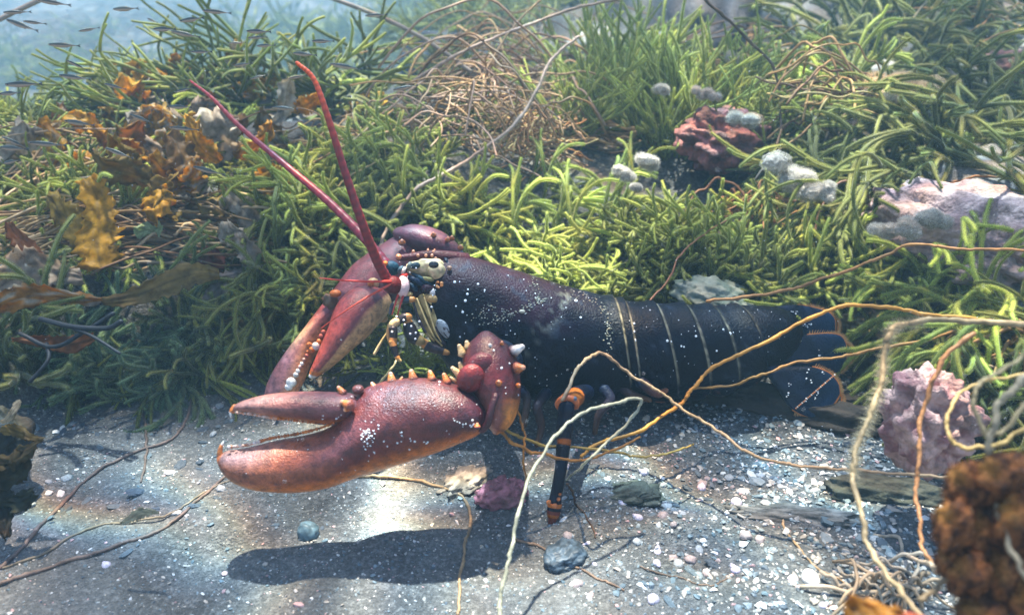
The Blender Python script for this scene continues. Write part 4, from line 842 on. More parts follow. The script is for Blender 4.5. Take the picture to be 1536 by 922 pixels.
# ------------------------------------------------------------------ green finger weed
GR = [np.array([.045, .085, .014]), np.array([.085, .13, .022]), np.array([.19, .24, .04])]
def weed_mesh(seed, nbr, R, L, rad, flow, c0, c1, spread=.7, fz=7, rings=11, wob=1.0, ns=7, droop=.0):
    r_ = random.Random(seed); rs = np.random.RandomState(seed); mb = MB(); mb.m2 = M['fur'] if fz else None
    for i in range(nbr):
        a = r_.uniform(0, 6.28); q = math.sqrt(r_.random())*R; p = Vector((math.cos(a)*q, math.sin(a)*q, -.006))
        d = Vector((math.cos(a)*q/R*spread+r_.gauss(0, .22), math.sin(a)*q/R*spread+r_.gauss(0, .22), 1)).normalized(); ln = L*r_.uniform(.55, 1.1)
        fl = Vector(flow); tone = r_.uniform(.65, 1.3); lim = 3 if r_.random() < .4 else 2
        def branch(p, d, ln, rad, depth, t0, cur):
            last = depth >= lim or r_.random() < .12
            n = max(5, int(rings*ln/L)+3); pts = [p.copy()]
            for k in range(n-1):
                d = (d+(fl*.20+cur*2.1+Vector((0, 0, -droop*.24)))*(ln/L*rings/n)).normalized()
                if k % 4 == 3: cur = cur*.7+Vector((r_.gauss(0, 1), r_.gauss(0, 1), r_.gauss(0, .6)))*.06*wob
                pts.append(pts[-1]+d*ln/(n-1))
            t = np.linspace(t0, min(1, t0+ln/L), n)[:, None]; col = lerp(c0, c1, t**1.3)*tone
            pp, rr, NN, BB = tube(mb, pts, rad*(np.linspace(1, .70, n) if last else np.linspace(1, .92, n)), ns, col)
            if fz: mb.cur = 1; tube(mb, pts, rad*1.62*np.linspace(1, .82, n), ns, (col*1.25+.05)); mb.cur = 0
            if fz: fuzz(mb, pp, rr, NN, BB, per=fz, ln=rad*1.3, w=rad*.045, col=(c1*1.5+.03)*tone, rs=rs)
            if not last:
                for sgn in (-1, 1):
                    ax = Vector((r_.gauss(0, 1), r_.gauss(0, 1), r_.gauss(0, 1))); ax = (ax-d*ax.dot(d)).normalized()*sgn
                    branch(pts[-1]-d*rad*.5, (d+ax*r_.uniform(.2, .5)).normalized(), ln*r_.uniform(.75, 1.35), rad*.93, depth+1, float(t[-1][0]), cur*.6+ax*.03)
        cur0 = Vector((r_.gauss(0, 1), r_.gauss(0, 1), r_.gauss(0, .6)))*.08*wob; lim = 3 if r_.random() < .3 else 2
        branch(p, d, ln*.30, rad, 0, 0, cur0)
    return mb.mesh('green_weed', M['weed'])
YG = np.array([.30, .34, .06]); DG = np.array([.065, .075, .018]); MG = np.array([.235, .25, .04]); GG = np.array([.13, .20, .09]); OL = np.array([.16, .18, .04])  # YG: brightness of sunlit tips put into the tip colour
WK = {
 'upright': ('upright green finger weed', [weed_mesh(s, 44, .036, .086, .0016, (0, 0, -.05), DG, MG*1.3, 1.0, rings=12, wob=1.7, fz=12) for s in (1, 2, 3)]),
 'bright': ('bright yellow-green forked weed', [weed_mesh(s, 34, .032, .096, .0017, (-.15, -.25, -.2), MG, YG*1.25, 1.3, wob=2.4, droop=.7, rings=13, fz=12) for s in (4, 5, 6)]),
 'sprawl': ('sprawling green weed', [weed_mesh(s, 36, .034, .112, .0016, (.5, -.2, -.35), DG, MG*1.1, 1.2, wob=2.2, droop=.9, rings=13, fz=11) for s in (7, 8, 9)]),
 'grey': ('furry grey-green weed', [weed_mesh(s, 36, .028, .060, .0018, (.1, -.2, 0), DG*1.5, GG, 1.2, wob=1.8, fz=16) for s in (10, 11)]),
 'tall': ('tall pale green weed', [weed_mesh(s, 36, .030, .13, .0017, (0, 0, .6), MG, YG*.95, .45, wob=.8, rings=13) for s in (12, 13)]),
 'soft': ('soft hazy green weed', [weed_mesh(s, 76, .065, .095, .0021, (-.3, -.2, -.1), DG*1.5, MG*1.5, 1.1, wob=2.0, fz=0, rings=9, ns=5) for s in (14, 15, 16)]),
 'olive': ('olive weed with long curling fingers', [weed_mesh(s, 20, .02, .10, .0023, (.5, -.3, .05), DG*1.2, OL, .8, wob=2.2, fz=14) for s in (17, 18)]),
}
def put_weed(kind, p, s, rz=None, tilt=(0, 0), sq=1.0):
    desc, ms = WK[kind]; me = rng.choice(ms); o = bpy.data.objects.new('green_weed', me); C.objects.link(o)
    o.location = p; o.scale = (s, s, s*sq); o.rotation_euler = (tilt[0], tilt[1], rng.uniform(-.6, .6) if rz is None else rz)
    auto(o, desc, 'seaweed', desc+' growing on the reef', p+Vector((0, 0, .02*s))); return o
WP = []
def W(kind, px, py, s, rz=None, tilt=(0, 0), sq=1.0):
    p = G(px, py); s *= max(1, min(3.0 if kind == 'soft' else 1.12, pix(p)[2]/1.0)); WP.append((p.x, p.y, .040*s)); return put_weed(kind, p, s, rz, tilt, sq)
# the ones that stand out in the picture (base pixel, size)
for a in [('upright', 1010, 425, 1.05), ('upright', 1075, 432, 1.1), ('upright', 1140, 430, 1.15), ('upright', 1205, 425, 1.05), ('upright', 1040, 395, 1.0), ('upright', 1165, 395, 1.0), ('upright', 985, 385, .95), ('upright', 1240, 400, .9),
          ('bright', 905, 350, 1.15), ('bright', 835, 365, 1.1), ('bright', 930, 305, 1.0), ('bright', 760, 360, 1.1), ('bright', 700, 345, 1.0), ('bright', 800, 300, 1.0), ('bright', 870, 425, .8), ('bright', 930, 440, .8), ('bright', 860, 395, 1.0), ('bright', 780, 390, .9), ('bright', 990, 455, .6),
          ('bright', 1425, 460, 1.15), ('bright', 1500, 450, 1.2), ('bright', 1390, 430, 1.0), ('sprawl', 1490, 560, .9, 0), ('sprawl', 1545, 590, .9), ('bright', 1500, 530, .8), ('sprawl', 1450, 505, .8, 0),
          ('upright', 690, 395, .8), ('upright', 640, 330, 1.05), ('upright', 560, 330, 1.2), ('upright', 600, 270, 1.1), ('upright', 520, 290, 1.2), ('upright', 500, 360, 1.1), ('upright', 450, 330, 1.1), ('sprawl', 420, 400, 1.2), ('sprawl', 470, 430, 1.1), ('sprawl', 380, 440, 1.0), ('upright', 430, 470, .9), ('sprawl', 520, 440, .9),
          ('grey', 215, 560, 1.15), ('grey', 260, 540, 1.15), ('grey', 175, 530, 1.0), ('grey', 225, 590, .8), ('olive', 20, 540, 1.0, .2), ('olive', 90, 560, .9, .4), ('olive', 290, 480, .8), ('olive', 340, 500, .9), ('sprawl', 330, 540, .9), ('sprawl', 360, 520, .9), ('grey', 120, 590, .6),
          ('tall', 950, 195, 1.25), ('tall', 915, 185, 1.15), ('tall', 985, 215, 1.0), ('tall', 1010, 230, .9), ('sprawl', 1010, 215, .9), ('tall', 870, 215, .8),
          ('sprawl', 1250, 250, 1.3), ('sprawl', 1300, 270, 1.3), ('sprawl', 1350, 260, 1.3), ('sprawl', 1230, 300, 1.1), ('sprawl', 1290, 310, 1.2), ('sprawl', 1340, 310, 1.1), ('sprawl', 1420, 210, 1.5), ('sprawl', 1470, 230, 1.5), ('sprawl', 1400, 160, 1.5), ('sprawl', 1510, 180, 1.5), ('sprawl', 1450, 130, 1.5), ('bright', 1240, 150, 1.2), ('bright', 1280, 130, 1.2), ('bright', 1210, 190, 1.0),
          ('tall', 1090, 210, .9), ('tall', 1130, 190, .9), ('sprawl', 1180, 230, 1.1), ('tall', 1150, 240, .8), ('sprawl', 1370, 90, 1.6), ('sprawl', 1300, 70, 1.6), ('sprawl', 1230, 80, 1.5), ('tall', 1330, 50, 1.5), ('sprawl', 1500, 60, 1.6), ('sprawl', 1430, 60, 1.5),
          ('soft', 450, 150, 1.3), ('soft', 420, 120, 1.2), ('soft', 350, 90, 1.2), ('soft', 490, 110, 1.2), ('soft', 370, 130, 1.2), ('soft', 530, 130, 1.3), ('soft', 310, 150, 1.1), ('soft', 480, 90, 1.5), ('soft', 400, 70, 1.5), ('soft', 240, 170, .9), ('soft', 600, 70, 1.3), ('soft', 180, 120, 1.0), ('soft', 100, 250, .8), ('soft', 40, 260, .8), ('soft', 140, 200, .8), ('bright', 615, 560, .55), ('bright', 650, 555, .5), ('sprawl', 575, 545, .55), ('bright', 590, 560, .4)]:
    W(*a)
fr = random.Random(33); nfill = 0
for _ in range(5000):
    if nfill > 120: break
    y = .64+7.5*fr.random()**3.0; x = fr.uniform(-1, 1)*(y*.72+.05)
    if bank(x, y) < .05: continue
    px, py, d = pix((x, y, Hs(x, y)))
    if not (-60 < px < 1600) or py < 0: continue
    if px < 640 and py < 150-px*.12 and (y < 2.2 or fr.random() < .5): continue
    sp = .06+.085*max(0, y-.7)
    if any((x-a)**2+(y-b)**2 < (sp+c)**2*.8 for a, b, c in WP): continue
    if 100 < px < 430 and 190 < py < 400 and fr.random() < .8: continue     # the brown leaf litter
    if 620 < px < 900 and 60 < py < 250 and fr.random() < .6: continue      # the straw tangle
    if 0 < px < 330 and 300 < py < 430 and fr.random() < .8: continue
    if px > 560 and vn(x*6, y*5, 41) > .62: continue
    kind = ('soft' if py < 170 and px < 900 else fr.choice(['sprawl', 'upright', 'sprawl', 'bright'])) if px < 1100 or py > 100 else 'sprawl'
    if kind == 'soft' and fr.random() < .35: continue
    s = fr.uniform(.65, 1.15)*(1+.32*min(6, max(0, y-.8))); WP.append((x, y, .03*s)); put_weed(kind, Vector((x, y, Hs(x, y))), s); nfill += 1

# ------------------------------------------------------------------ string weed
TAN = (.34, .20, .08); BRN = (.17, .085, .035); ORS = (.52, .23, .035); GRY = (.40, .38, .27); DKB = (.09, .05, .03); PNK = (.42, .27, .18)
def strand(pts, rpx, col, label, fz=False, name='string_weed', taper=.7):
    Q = []
    for q in pts:
        if len(q) == 2 or q[2] is None: p = G(q[0], q[1]); p.z += S(rpx, pix(p)[2])*.8
        else: p = P(*q)
        Q.append(p)
    n = max(50, len(pts)*14); p = catmull(Q, n); rs = np.random.RandomState(len(label)*7+int(pts[0][0]) % 97)
    d = np.mean([pix(v)[2] for v in p[::10]])
    w = np.cumsum(rs.randn(n, 3), 0); w -= np.linspace(0, 1, n)[:, None]*w[-1]; p = p+w*.0003
    r = np.array([S(rpx, pix(v)[2] if True else d) for v in p]); r = np.full(n, np.median(r))*np.linspace(1, taper, n)*(1+.22*np.sin(np.arange(n)*.55+rs.rand()*6)*rs.rand(n))
    p[:, 2] = np.maximum(p[:, 2], H(p[:, 0], p[:, 1])+r*.7)
    c = np.array(col)*(.75+.5*np.repeat(rs.rand(n//5+1), 5)[:n, None])
    mb = MB(); pp, rr, NN, BB = tube(mb, p, r, 8, c)
    if fz: k0, k1 = fz; i0, i1 = int(k0*n), int(k1*n); fuzz(mb, pp[i0:i1], rr[i0:i1], NN[i0:i1], BB[i0:i1], per=26, ln=.0034, w=.00009, col=(.30, .26, .17), rs=rs)
    o = mb.build(name, M['strand']); tag(o, label, 'seaweed strand', 'strings of bootlace weed'); return o
ST = [
 ([(1545, 492, .56), (1400, 472, .57), (1330, 462, .58), (1250, 463, .59), (1180, 497, .595), (1110, 530, .59), (1060, 558, .585), (1035, 585, .575), (1020, 605, .57), (960, 645, .555), (900, 662, .55), (872, 684, .545)], 4.6, ORS, 'bright orange string crossing in front of the tail and tail fan'),
 ([(1545, 466, .60), (1400, 500, .60), (1300, 521, .60), (1267, 530, .60), (1186, 543, .60), (1142, 559, .60), (1101, 575, .61), (1034, 584, .62)], 3.4, (.36, .18, .05), 'brown string passing across the middle of the tail fan'),
 ([(843, 600, .535), (862, 562, .55), (884, 538, .56), (908, 531, .565), (940, 549, .565), (985, 578, .56), (1030, 610, .55), (1080, 640, .53), (1130, 680, .51), (1200, 695, .50), (1270, 703, .49), (1380, 710, .47), (1475, 713, .45)], 3.8, (.32, .21, .12), 'grey brown string bent over the standing leg, running right'),
 ([(750, 935, .42), (757, 880, .43), (770, 820, .44), (785, 745, .45), (830, 660, .47), (870, 622, .48), (920, 602, .49), (958, 596, .50), (945, 622, .50), (905, 662, .50), (875, 700, .50), (850, 722, None)], 3.8, GRY, 'pale grey-green string folded sharply in front of the leg'),
 ([(742, 636, .50), (765, 662, .505), (800, 682, .515), (860, 690, .525), (900, 680, .53), (960, 655, .54)], 3.6, (.36, .15, .03), 'orange brown string loop sagging below the knuckle'),
 ([(757, 640, .52), (800, 664, .53), (850, 672, .54), (910, 676, .54), (960, 685, .54), (1000, 682, .54), (1040, 666, .55)], 3.0, (.38, .24, .06), 'olive-brown string sagging behind the standing leg'),
 ([(770, 608, .52), (784, 650, .52), (783, 700, .52), (790, 738, None)], 2.6, (.34, .14, .03), 'short upright orange string hanging below the knuckle'),
 ([(850, 725, .53), (868, 765, None), (893, 808, None)], 2.4, DKB, 'thin dark string from the foot of the leg'),
 ([(770, 812), (810, 822), (850, 845), (900, 868), (935, 890)], 3.0, (.22, .14, .09), 'brown string on gravel below the blue slate'),
 ([(490, 716), (560, 716), (640, 727), (690, 748), (703, 785), (697, 825), (690, 870), (687, 925)], 3.6, (.30, .20, .11), 'tan string curving down the sand at bottom centre'),
 ([(0, 857), (60, 792), (130, 722), (200, 684), (262, 660), (285, 622), (293, 582)], 3.6, (.17, .12, .10), 'long grey brown string reaching the left sand edge'),
 ([(-10, 880), (80, 852), (180, 818), (250, 795), (300, 750), (345, 712)], 3.8, (.20, .14, .11), 'longest brown string across the bottom left sand'),
 ([(-5, 858), (60, 835), (130, 800), (200, 786), (262, 770), (310, 740), (352, 722)], 2.8, (.24, .19, .13), 'thin tan string between the two bottom left strings'),
 ([(215, 618), (220, 655), (217, 690), (212, 725)], 3.0, (.14, .10, .08), 'short brown string upright on the left sand'),
 ([(1545, 488, .42), (1450, 483, .43), (1370, 484, .43), (1335, 500, .425), (1325, 560, .42), (1305, 630, .41), (1286, 690, .40), (1286, 740, .39), (1300, 810, .375), (1340, 870, .355), (1385, 930, .33)], 6.5, (.33, .24, .13), 'thick furry string bending down at the right', (.18, .66)),
 ([(1462, 500, .40), (1410, 550, .40), (1388, 620, .40), (1380, 680, .395), (1375, 740, .39), (1378, 800, .38), (1398, 845, .37)], 5.0, (.36, .17, .07), 'reddish string hanging before the upright pink rock'),
 ([(1545, 560, .30), (1500, 600, .30), (1478, 660, .30), (1492, 720, .30), (1515, 800, .29), (1545, 880, .28)], 7.0, (.36, .29, .19), 'thick blurred beige string nearest the right edge'),
 ([(1545, 600, .31), (1510, 640, .31), (1480, 650, .31), (1460, 600, .31), (1490, 560, .31), (1545, 530, .31)], 5.0, (.40, .30, .16), 'blurred beige string looping at the right edge'),
 ([(1545, 760, .30), (1500, 730, .31), (1450, 725, .32), (1420, 740, .33)], 5.0, (.28, .22, .16), 'blurred grey string across the rusty sponge'),
 ([(1380, 900, .30), (1420, 870, .30), (1480, 858, .30), (1545, 850, .30)], 6.0, (.22, .16, .09), 'dark blurred string along the bottom right corner'),
 ([(1545, 640, .33), (1490, 665, .335), (1440, 660, .34), (1420, 620, .35), (1450, 580, .36), (1540, 560, .36)], 4.5, (.42, .28, .10), 'amber string loop right of the upright pink rock'),
 ([(1310, 805, None), (1350, 830, None), (1400, 845, .36), (1440, 880, .34)], 4.5, (.46, .36, .26), 'pale twig on the gravel at the bottom right'),
 ([(1060, 452, .66), (1150, 442, .65), (1210, 428, .64), (1290, 395, .62), (1360, 366, .60), (1430, 369, .58), (1545, 376, .56)], 3.6, (.34, .17, .06), 'brown string arching over the tail end to the right edge'),
 ([(1305, 320, .74), (1300, 288, .74), (1272, 275, .74), (1248, 292, .74), (1230, 345, .74), (1240, 392, .72), (1280, 430, .70), (1312, 468, .68)], 3.2, (.15, .09, .06), 'dark string looping left of the white furry blobs'),
 ([(1150, 296, .80), (1240, 308, .78), (1300, 330, .76), (1400, 336, .74), (1470, 322, .72), (1545, 311, .70)], 3.0, (.30, .14, .05), 'rust string lying across the large pink rock'),
 ([(1383, 228, .80), (1350, 250, .80), (1331, 278, .80), (1330, 320, .80)], 3.2, (.28, .14, .06), 'short rust string standing left of the pink rock'),
 ([(1055, -5, .90), (1110, 48, .90), (1158, 100, .90), (1171, 160, .90), (1165, 220, .88), (1135, 268, .86), (1108, 298, .84)], 3.2, (.10, .07, .04), 'long dark string hanging in an arc above the tail'),
 ([(1290, 110, .95), (1318, 120, .95), (1330, 145, .95), (1328, 185, .93), (1345, 208, .92), (1362, 216, .92)], 3.2, (.22, .11, .05), 'dark brown hooked string beside the white blob'),
 ([(556, 192, 1.0), (612, 129, 1.0), (679, 86, 1.0), (751, 52, 1.0), (856, 14, 1.0), (945, -4, 1.0)], 4.0, (.32, .22, .16), 'thick tan string sweeping up to the top centre'),
 ([(560, 350, .85), (600, 260, .9), (655, 180, .95), (717, 119, .98), (765, 43, 1.0), (815, -4, 1.0)], 2.6, (.32, .20, .10), 'slim tan string rising steeply to the top'),
 ([(565, 410, .76), (575, 353, .78), (622, 286, .80), (694, 248, .82), (765, 196, .84), (808, 134, .86), (827, 92, .88), (868, 55, .9)], 4.2, (.36, .26, .20), 'furry pale string curving up right of the feelers', (.5, 1)),
 ([(0, 300, 1.0), (70, 250, 1.0), (160, 240, 1.0), (205, 255, .95)], 2.4, (.34, .22, .11), 'thin tan string over the golden blades'),
 ([(180, 372, .80), (300, 325, .82), (420, 268, .84), (520, 215, .86), (590, 165, .9)], 3.0, (.34, .21, .09), 'straight tan string running up behind both feelers'),
 ([(-5, 215, 1.1), (120, 180, 1.1), (260, 120, 1.15), (420, 95, 1.2)], 2.6, (.34, .26, .16), 'faint tan string among the small fish'),
 ([(455, 480, .74), (480, 400, .76), (500, 330, .78), (510, 280, .8), (570, 240, .82)], 2.4, (.38, .26, .10), 'thin yellow-brown string behind the far claw'),
 ([(960, 470, .66), (1000, 420, .68), (1030, 370, .70), (1090, 330, .74)], 2.2, (.22, .10, .05), 'thin rust string behind the front of the tail'),
 ([(1170, 760), (1180, 800), (1220, 850), (1290, 895)], 2.6, (.36, .25, .14), 'thin tan string left of the thick furry one'),
 ([(960, 850), (1010, 870), (1060, 880), (1100, 866)], 1.8, (.20, .13, .09), 'thin brown hair-like string in the bottom gravel'),
 ([(480, 600, .60), (560, 590, .60), (640, 600, .60)], 1.6, (.30, .24, .12), 'thin string behind the open near claw'),
 ([(545, 608, None), (580, 560, .62), (602, 525, .63)], 2.6, (.52, .44, .22), 'pale yellow string leaning behind the mouth of the claw'),
 ([(1230, 712), (1250, 716), (1262, 726), (1250, 728), (1238, 718)], 1.6, (.75, .75, .72), 'small white ring of thread under the tail fan'),
]
for s in ST: strand(s[0], s[1]*.76, s[2], s[3], s[4] if len(s) > 4 else False)
def tangle(cx, cy, wpx, hpx, n, ln, ang, r, cols, label, seed, arch=.5, spread=.5, lift=.03, name='string_weed_tangle'):
    r_ = random.Random(seed); mb = MB()
    for i in range(n):
        px = cx+r_.gauss(0, .33)*wpx; py = cy+r_.gauss(0, .33)*hpx; p = G(px, min(max(py, 2), 900)); L = ln*r_.uniform(.5, 1.3)
        a = ang+r_.gauss(0, spread); d = Vector((math.cos(a), math.sin(a)*.8, 0)); b = p+Vector((0, 0, r_.uniform(0, lift))); pts = []
        k = 9; bend = r_.gauss(0, .5); hh = r_.uniform(-.1, 1)*arch*L*.5
        for j in range(k):
            t = j/(k-1)-.5; dd = Vector((-d.y, d.x, 0))
            q = b+d*t*L+dd*bend*(t*t)*L+Vector((0, 0, hh*(1-4*t*t)+r_.gauss(0, .003))); q.z = max(q.z, Hs(q.x, q.y)+.002); pts.append(q)
        tube(mb, catmull(pts, 26), r*r_.uniform(.6, 1.2), 6, np.array(r_.choice(cols))*r_.uniform(.7, 1.25))
    o = mb.build(name, M['tangle']); tag(o, label, 'seaweed', 'tangles of brown string weed'); return o
tangle(760, 170, 190, 110, 120, .20, .15, .0013, [TAN, PNK, (.42, .26, .12), BRN], 'big pale brown tangle of string weed above the lobster head', 1, arch=.9, spread=.7, lift=.08)
tangle(720, 215, 240, 60, 70, .16, 2.2, .0012, [TAN, PNK, (.42, .28, .16)], 'thin crossing strings in front of the big tangle', 2, arch=.8, spread=.5, lift=.05)
tangle(880, 215, 150, 30, 55, .14, .05, .0014, [TAN, (.40, .22, .08), BRN], 'bundle of straight brown straws above the lobster back', 3, arch=.15, spread=.12, lift=.03)
tangle(170, 365, 260, 60, 110, .17, .1, .0013, [TAN, (.44, .28, .12), (.46, .32, .18), BRN], 'mat of brown straw under the golden leaves at left', 4, arch=.25, spread=.3, lift=.02)
tangle(90, 270, 130, 60, 50, .2, .3, .0013, [TAN, (.36, .24, .14)], 'straw mat at the left edge above the golden blades', 5, arch=.4, spread=.4, lift=.03)
tangle(90, 60, 180, 60, 80, .8, .4, .003, [(.44, .32, .28), (.38, .28, .22), TAN], 'hazy pinkish roots in the top left corner', 6, arch=.6, spread=.8, lift=.05)
tangle(170, 100, 190, 60, 90, .7, .3, .003, [(.42, .33, .28), (.34, .27, .22), TAN], 'hazy tangle of pale roots behind the small fish', 17, arch=.5, spread=.9, lift=.06)
tangle(250, 30, 170, 30, 60, .8, .2, .003, [(.40, .32, .28), TAN], 'hazy roots above the small fish', 7, arch=.7, spread=.7, lift=.05)
tangle(1060, 105, 150, 40, 55, .2, .15, .0017, [TAN, BRN, (.30, .18, .06)], 'brown straw mat behind the tall green weed', 8, arch=.35, spread=.3, lift=.04)
tangle(1480, 60, 110, 40, 30, .2, .4, .0014, [TAN, (.36, .30, .18)], 'thin straws in the top right corner', 9, arch=.5, spread=.5, lift=.04)
tangle(1250, 350, 130, 40, 22, .10, -.2, .0012, [(.40, .34, .14), TAN], 'thin yellowish threads beside the white furry blobs', 10, arch=.3, spread=.4, lift=.02)
tangle(1330, 900, 110, 60, 26, .05, .8, .0011, [(.5, .42, .32), (.40, .30, .2)], 'pale root tangle on the gravel at bottom right', 11, arch=.6, spread=.9, lift=.008)
tangle(1480, 640, 90, 90, 30, .09, .8, .0013, [(.46, .34, .16), TAN, (.5, .4, .3)], 'amber tangle above the rusty sponge', 12, arch=.9, spread=1.0, lift=.05)
tangle(1120, 350, 60, 20, 40, .07, .3, .0011, [(.26, .12, .05), (.20, .10, .05), TAN], 'rusty fuzz of fine strings between mounds above the tail', 21, arch=.8, spread=1.2, lift=.03)
tangle(800, 260, 80, 24, 60, .09, .2, .0011, [TAN, (.30, .15, .06), (.44, .32, .14)], 'brown string scraps among the bright weed over the lobster', 22, arch=.9, spread=1.2, lift=.06)
tangle(1200, 210, 80, 30, 45, .12, .4, .0013, [(.34, .26, .10), TAN, BRN], 'olive-brown strings crossing the weed at upper right', 23, arch=.8, spread=1.0, lift=.07)
tangle(500, 240, 120, 60, 26, .12, .5, .0010, [TAN, BRN], 'sparse brown strings between the two feelers', 13, arch=.5, spread=.6, lift=.03)

# ------------------------------------------------------------------ golden brown leaves
def leaf(base, tip, width, col, seed, ruf=.25, ser=.30, curl=.4, side=None, c2=None):
    r_ = random.Random(seed); mb = MB(); b = Vector(base); t = Vector(tip); ax = t-b; L = ax.length
    view = (b-CAM).normalized(); sd = ax.cross(view).normalized(); nrm = sd.cross(ax).normalized()
    tw = r_.uniform(-.9, .9) if side is None else side
    nu, nv = 34, 15; top = []; off = Vector((r_.random()*9, r_.random()*9, 0)); cu = r_.uniform(-1, 1)*curl
    V = np.zeros((nu, nv, 3)); Nn = np.zeros((nu, nv, 3)); col_ = np.zeros((nu, nv, 3)); ph = r_.uniform(0, 6)
    for i in range(nu):
        u = i/(nu-1); w = width*.5*(math.sin(math.pi*min(1, u*.85+.09))**.6)*(1+.25*math.sin(u*5+ph))
        ang = tw*u; s2 = sd*math.cos(ang)+nrm*math.sin(ang); n2 = nrm*math.cos(ang)-sd*math.sin(ang)
        c = b+ax*u+nrm*(cu*L*u*(1-u))+sd*(L*.10*math.sin(u*4+ph))
        for j in range(nv):
            v = j/(nv-1)*2-1; e = 1+ser*(mnoise.noise(Vector((u*16, v*2, 0))+off)*1.2+(.5 if (i % 3 == 0) else 0)*abs(v)); q = c+s2*(v*w*e)
            q += n2*(ruf*width*(abs(v)**1.6)*mnoise.noise(Vector((u*4.2, v*1.3, 3))+off)*1.6+width*.12*mnoise.noise(Vector((u*7, v*3, 7))+off))
            V[i, j] = q; Nn[i, j] = n2
            k = .5+mnoise.noise(Vector((u*5, v*2.5, 9))+off); cc = np.array(col)*(.75+.5*k)
            if c2 is not None: cc = lerp(cc, np.array(c2), min(1, max(0, (k-.55)*4)))
            mid = math.exp(-(v/.10)**2); col_[i, j] = cc*(1-.35*mid)
    th = .0005; A = V+Nn*th; B_ = (V-Nn*th)[:, ::-1]; ring = np.concatenate([A, B_], 1); cr = np.concatenate([col_, col_[:, ::-1]], 1)
    f = [gridfaces(nu, nv*2), np.arange(nv*2)[None, ::-1].copy(), (np.arange(nv*2)+(nu-1)*nv*2)[None]]
    mb.add(ring.reshape(-1, 3), f, cr.reshape(-1, 3)); return mb
GOLD = (.60, .32, .025); RUST = (.24, .085, .02); BRO = (.12, .07, .025); BEI = (.50, .42, .32); YEL = (.64, .40, .03)
def LF(x0, y0, d0, x1, y1, d1, w, col, label, seed, c2=None, **k):
    d = (d0+d1)/2; mb = leaf(P(x0, y0, d0), P(x1, y1, d1), S(w, d), col, seed, c2=c2, **k); o = mb.build('kelp_leaf', M['kelp']); tag(o, label, 'kelp leaf', 'golden brown kelp leaves'); return o
LF(168, 398, .70, 118, 270, .71, 60, GOLD, 'upright golden kelp leaf with saw edge, tallest at left', 1, side=.1, curl=.1, ruf=.12, ser=.5)
LF(160, 345, .71, 65, 305, .73, 48, (.36, .22, .03), 'olive-gold kelp leaf pointing left from the upright one', 2, side=.2, ruf=.15)
LF(70, 445, .66, 28, 330, .68, 24, RUST, 'narrow rust brown leaf curling up near left edge', 3, curl=.6)
LF(-10, 470, .62, 150, 435, .64, 34, (.50, .22, .03), 'long orange-brown leaf lying along the left edge', 4, ruf=.4, c2=BEI)
LF(150, 435, .64, 330, 425, .66, 34, (.30, .19, .05), 'olive-brown leaf lying across the middle left', 5, ruf=.4)
LF(0, 430, .66, 120, 405, .67, 60, (.46, .34, .24), 'beige spotted leaf behind the orange-brown one', 6, ruf=.4, c2=BEI)
LF(192, 312, .80, 266, 262, .80, 46, YEL, 'bright yellow kelp leaf with saw edge among brown litter', 7, side=.4)
LF(140, 500, .62, 20, 520, .60, 22, RUST, 'rusty leaf under the dark branching twig', 8)
LF(330, 360, .72, 365, 345, .72, 30, BEI, 'shiny curled beige leaf top left of the far claw', 9, ruf=.6)
LF(365, 345, .72, 375, 420, .72, 26, (.42, .34, .26), 'shiny grey-brown curled ribbon left of the far claw', 10, ruf=.6, curl=.9)
LF(375, 410, .72, 305, 450, .71, 34, (.36, .30, .27), 'shiny grey foot of the curled ribbon leaf', 11, ruf=.6, curl=.9)
LF(318, 370, .73, 300, 430, .73, 34, (.18, .03, .02), 'dark red leaf behind the curled ribbon', 12)
LF(205, 355, .73, 240, 335, .73, 20, (.50, .58, .30), 'crumpled whitish-green scrap above the straw mat', 13, ruf=.8)
LF(330, 500, .70, 400, 470, .70, 34, (.22, .13, .05), 'brown leaf on the sand edge left of the far claw', 14, ruf=.5)
LF(540, 175, 1.05, 550, 135, 1.06, 24, YEL, 'yellow leaf lobe right of the upright feeler', 15); LF(565, 172, 1.05, 572, 138, 1.06, 18, YEL, 'smaller yellow leaf lobe right of the upright feeler', 16)
LF(548, 205, 1.04, 530, 160, 1.05, 30, (.30, .15, .03), 'brown leaf under the two yellow lobes', 17)
LF(298, 168, 1.0, 305, 160, 1.0, 12, YEL, 'tiny yellow leaf tip near the end of the long feeler', 18); LF(303, 208, .98, 306, 182, .98, 16, YEL, 'small upright yellow leaf under the long feeler tip', 19); LF(320, 205, .98, 335, 195, .98, 16, GOLD, 'small golden leaf beside the upright yellow one', 20)
LF(230, 178, 1.0, 200, 128, 1.02, 34, (.26, .17, .04), 'hazy olive-brown leaf leaning left, far back', 21); LF(225, 180, .99, 270, 165, 1.0, 28, (.40, .27, .04), 'hazy golden leaf beside the leaning olive one', 22)
LF(0, 632, .50, 34, 604, .50, 12, (.52, .44, .30), 'pale finger of leaf at the left sand edge', 23); LF(0, 650, .50, 66, 652, .50, 16, (.22, .15, .04), 'dark olive leaf at the left sand edge', 24)
for i, (x0, y0, x1, y1, w, c, nm) in enumerate([(-20, 720, 40, 690, 40, (.05, .045, .02), 'dark brown leaf hanging over the left sand edge'), (-15, 760, 50, 735, 34, (.045, .05, .03), 'blackish leaf low at the left sand edge'), (-25, 690, 55, 672, 30, (.10, .08, .03), 'olive leaf tip over the dark rock at left'), (-20, 740, 20, 800, 34, (.04, .04, .03), 'lowest dark leaf at the left sand edge')]):
    LF(x0, y0, .50, x1, y1, .49, w, c, nm, 60+i, ruf=.5)
LF(180, 780, .47, 238, 770, .47, 12, (.44, .42, .30), 'greenish-white leaf lying on the left sand', 25, ruf=.1)
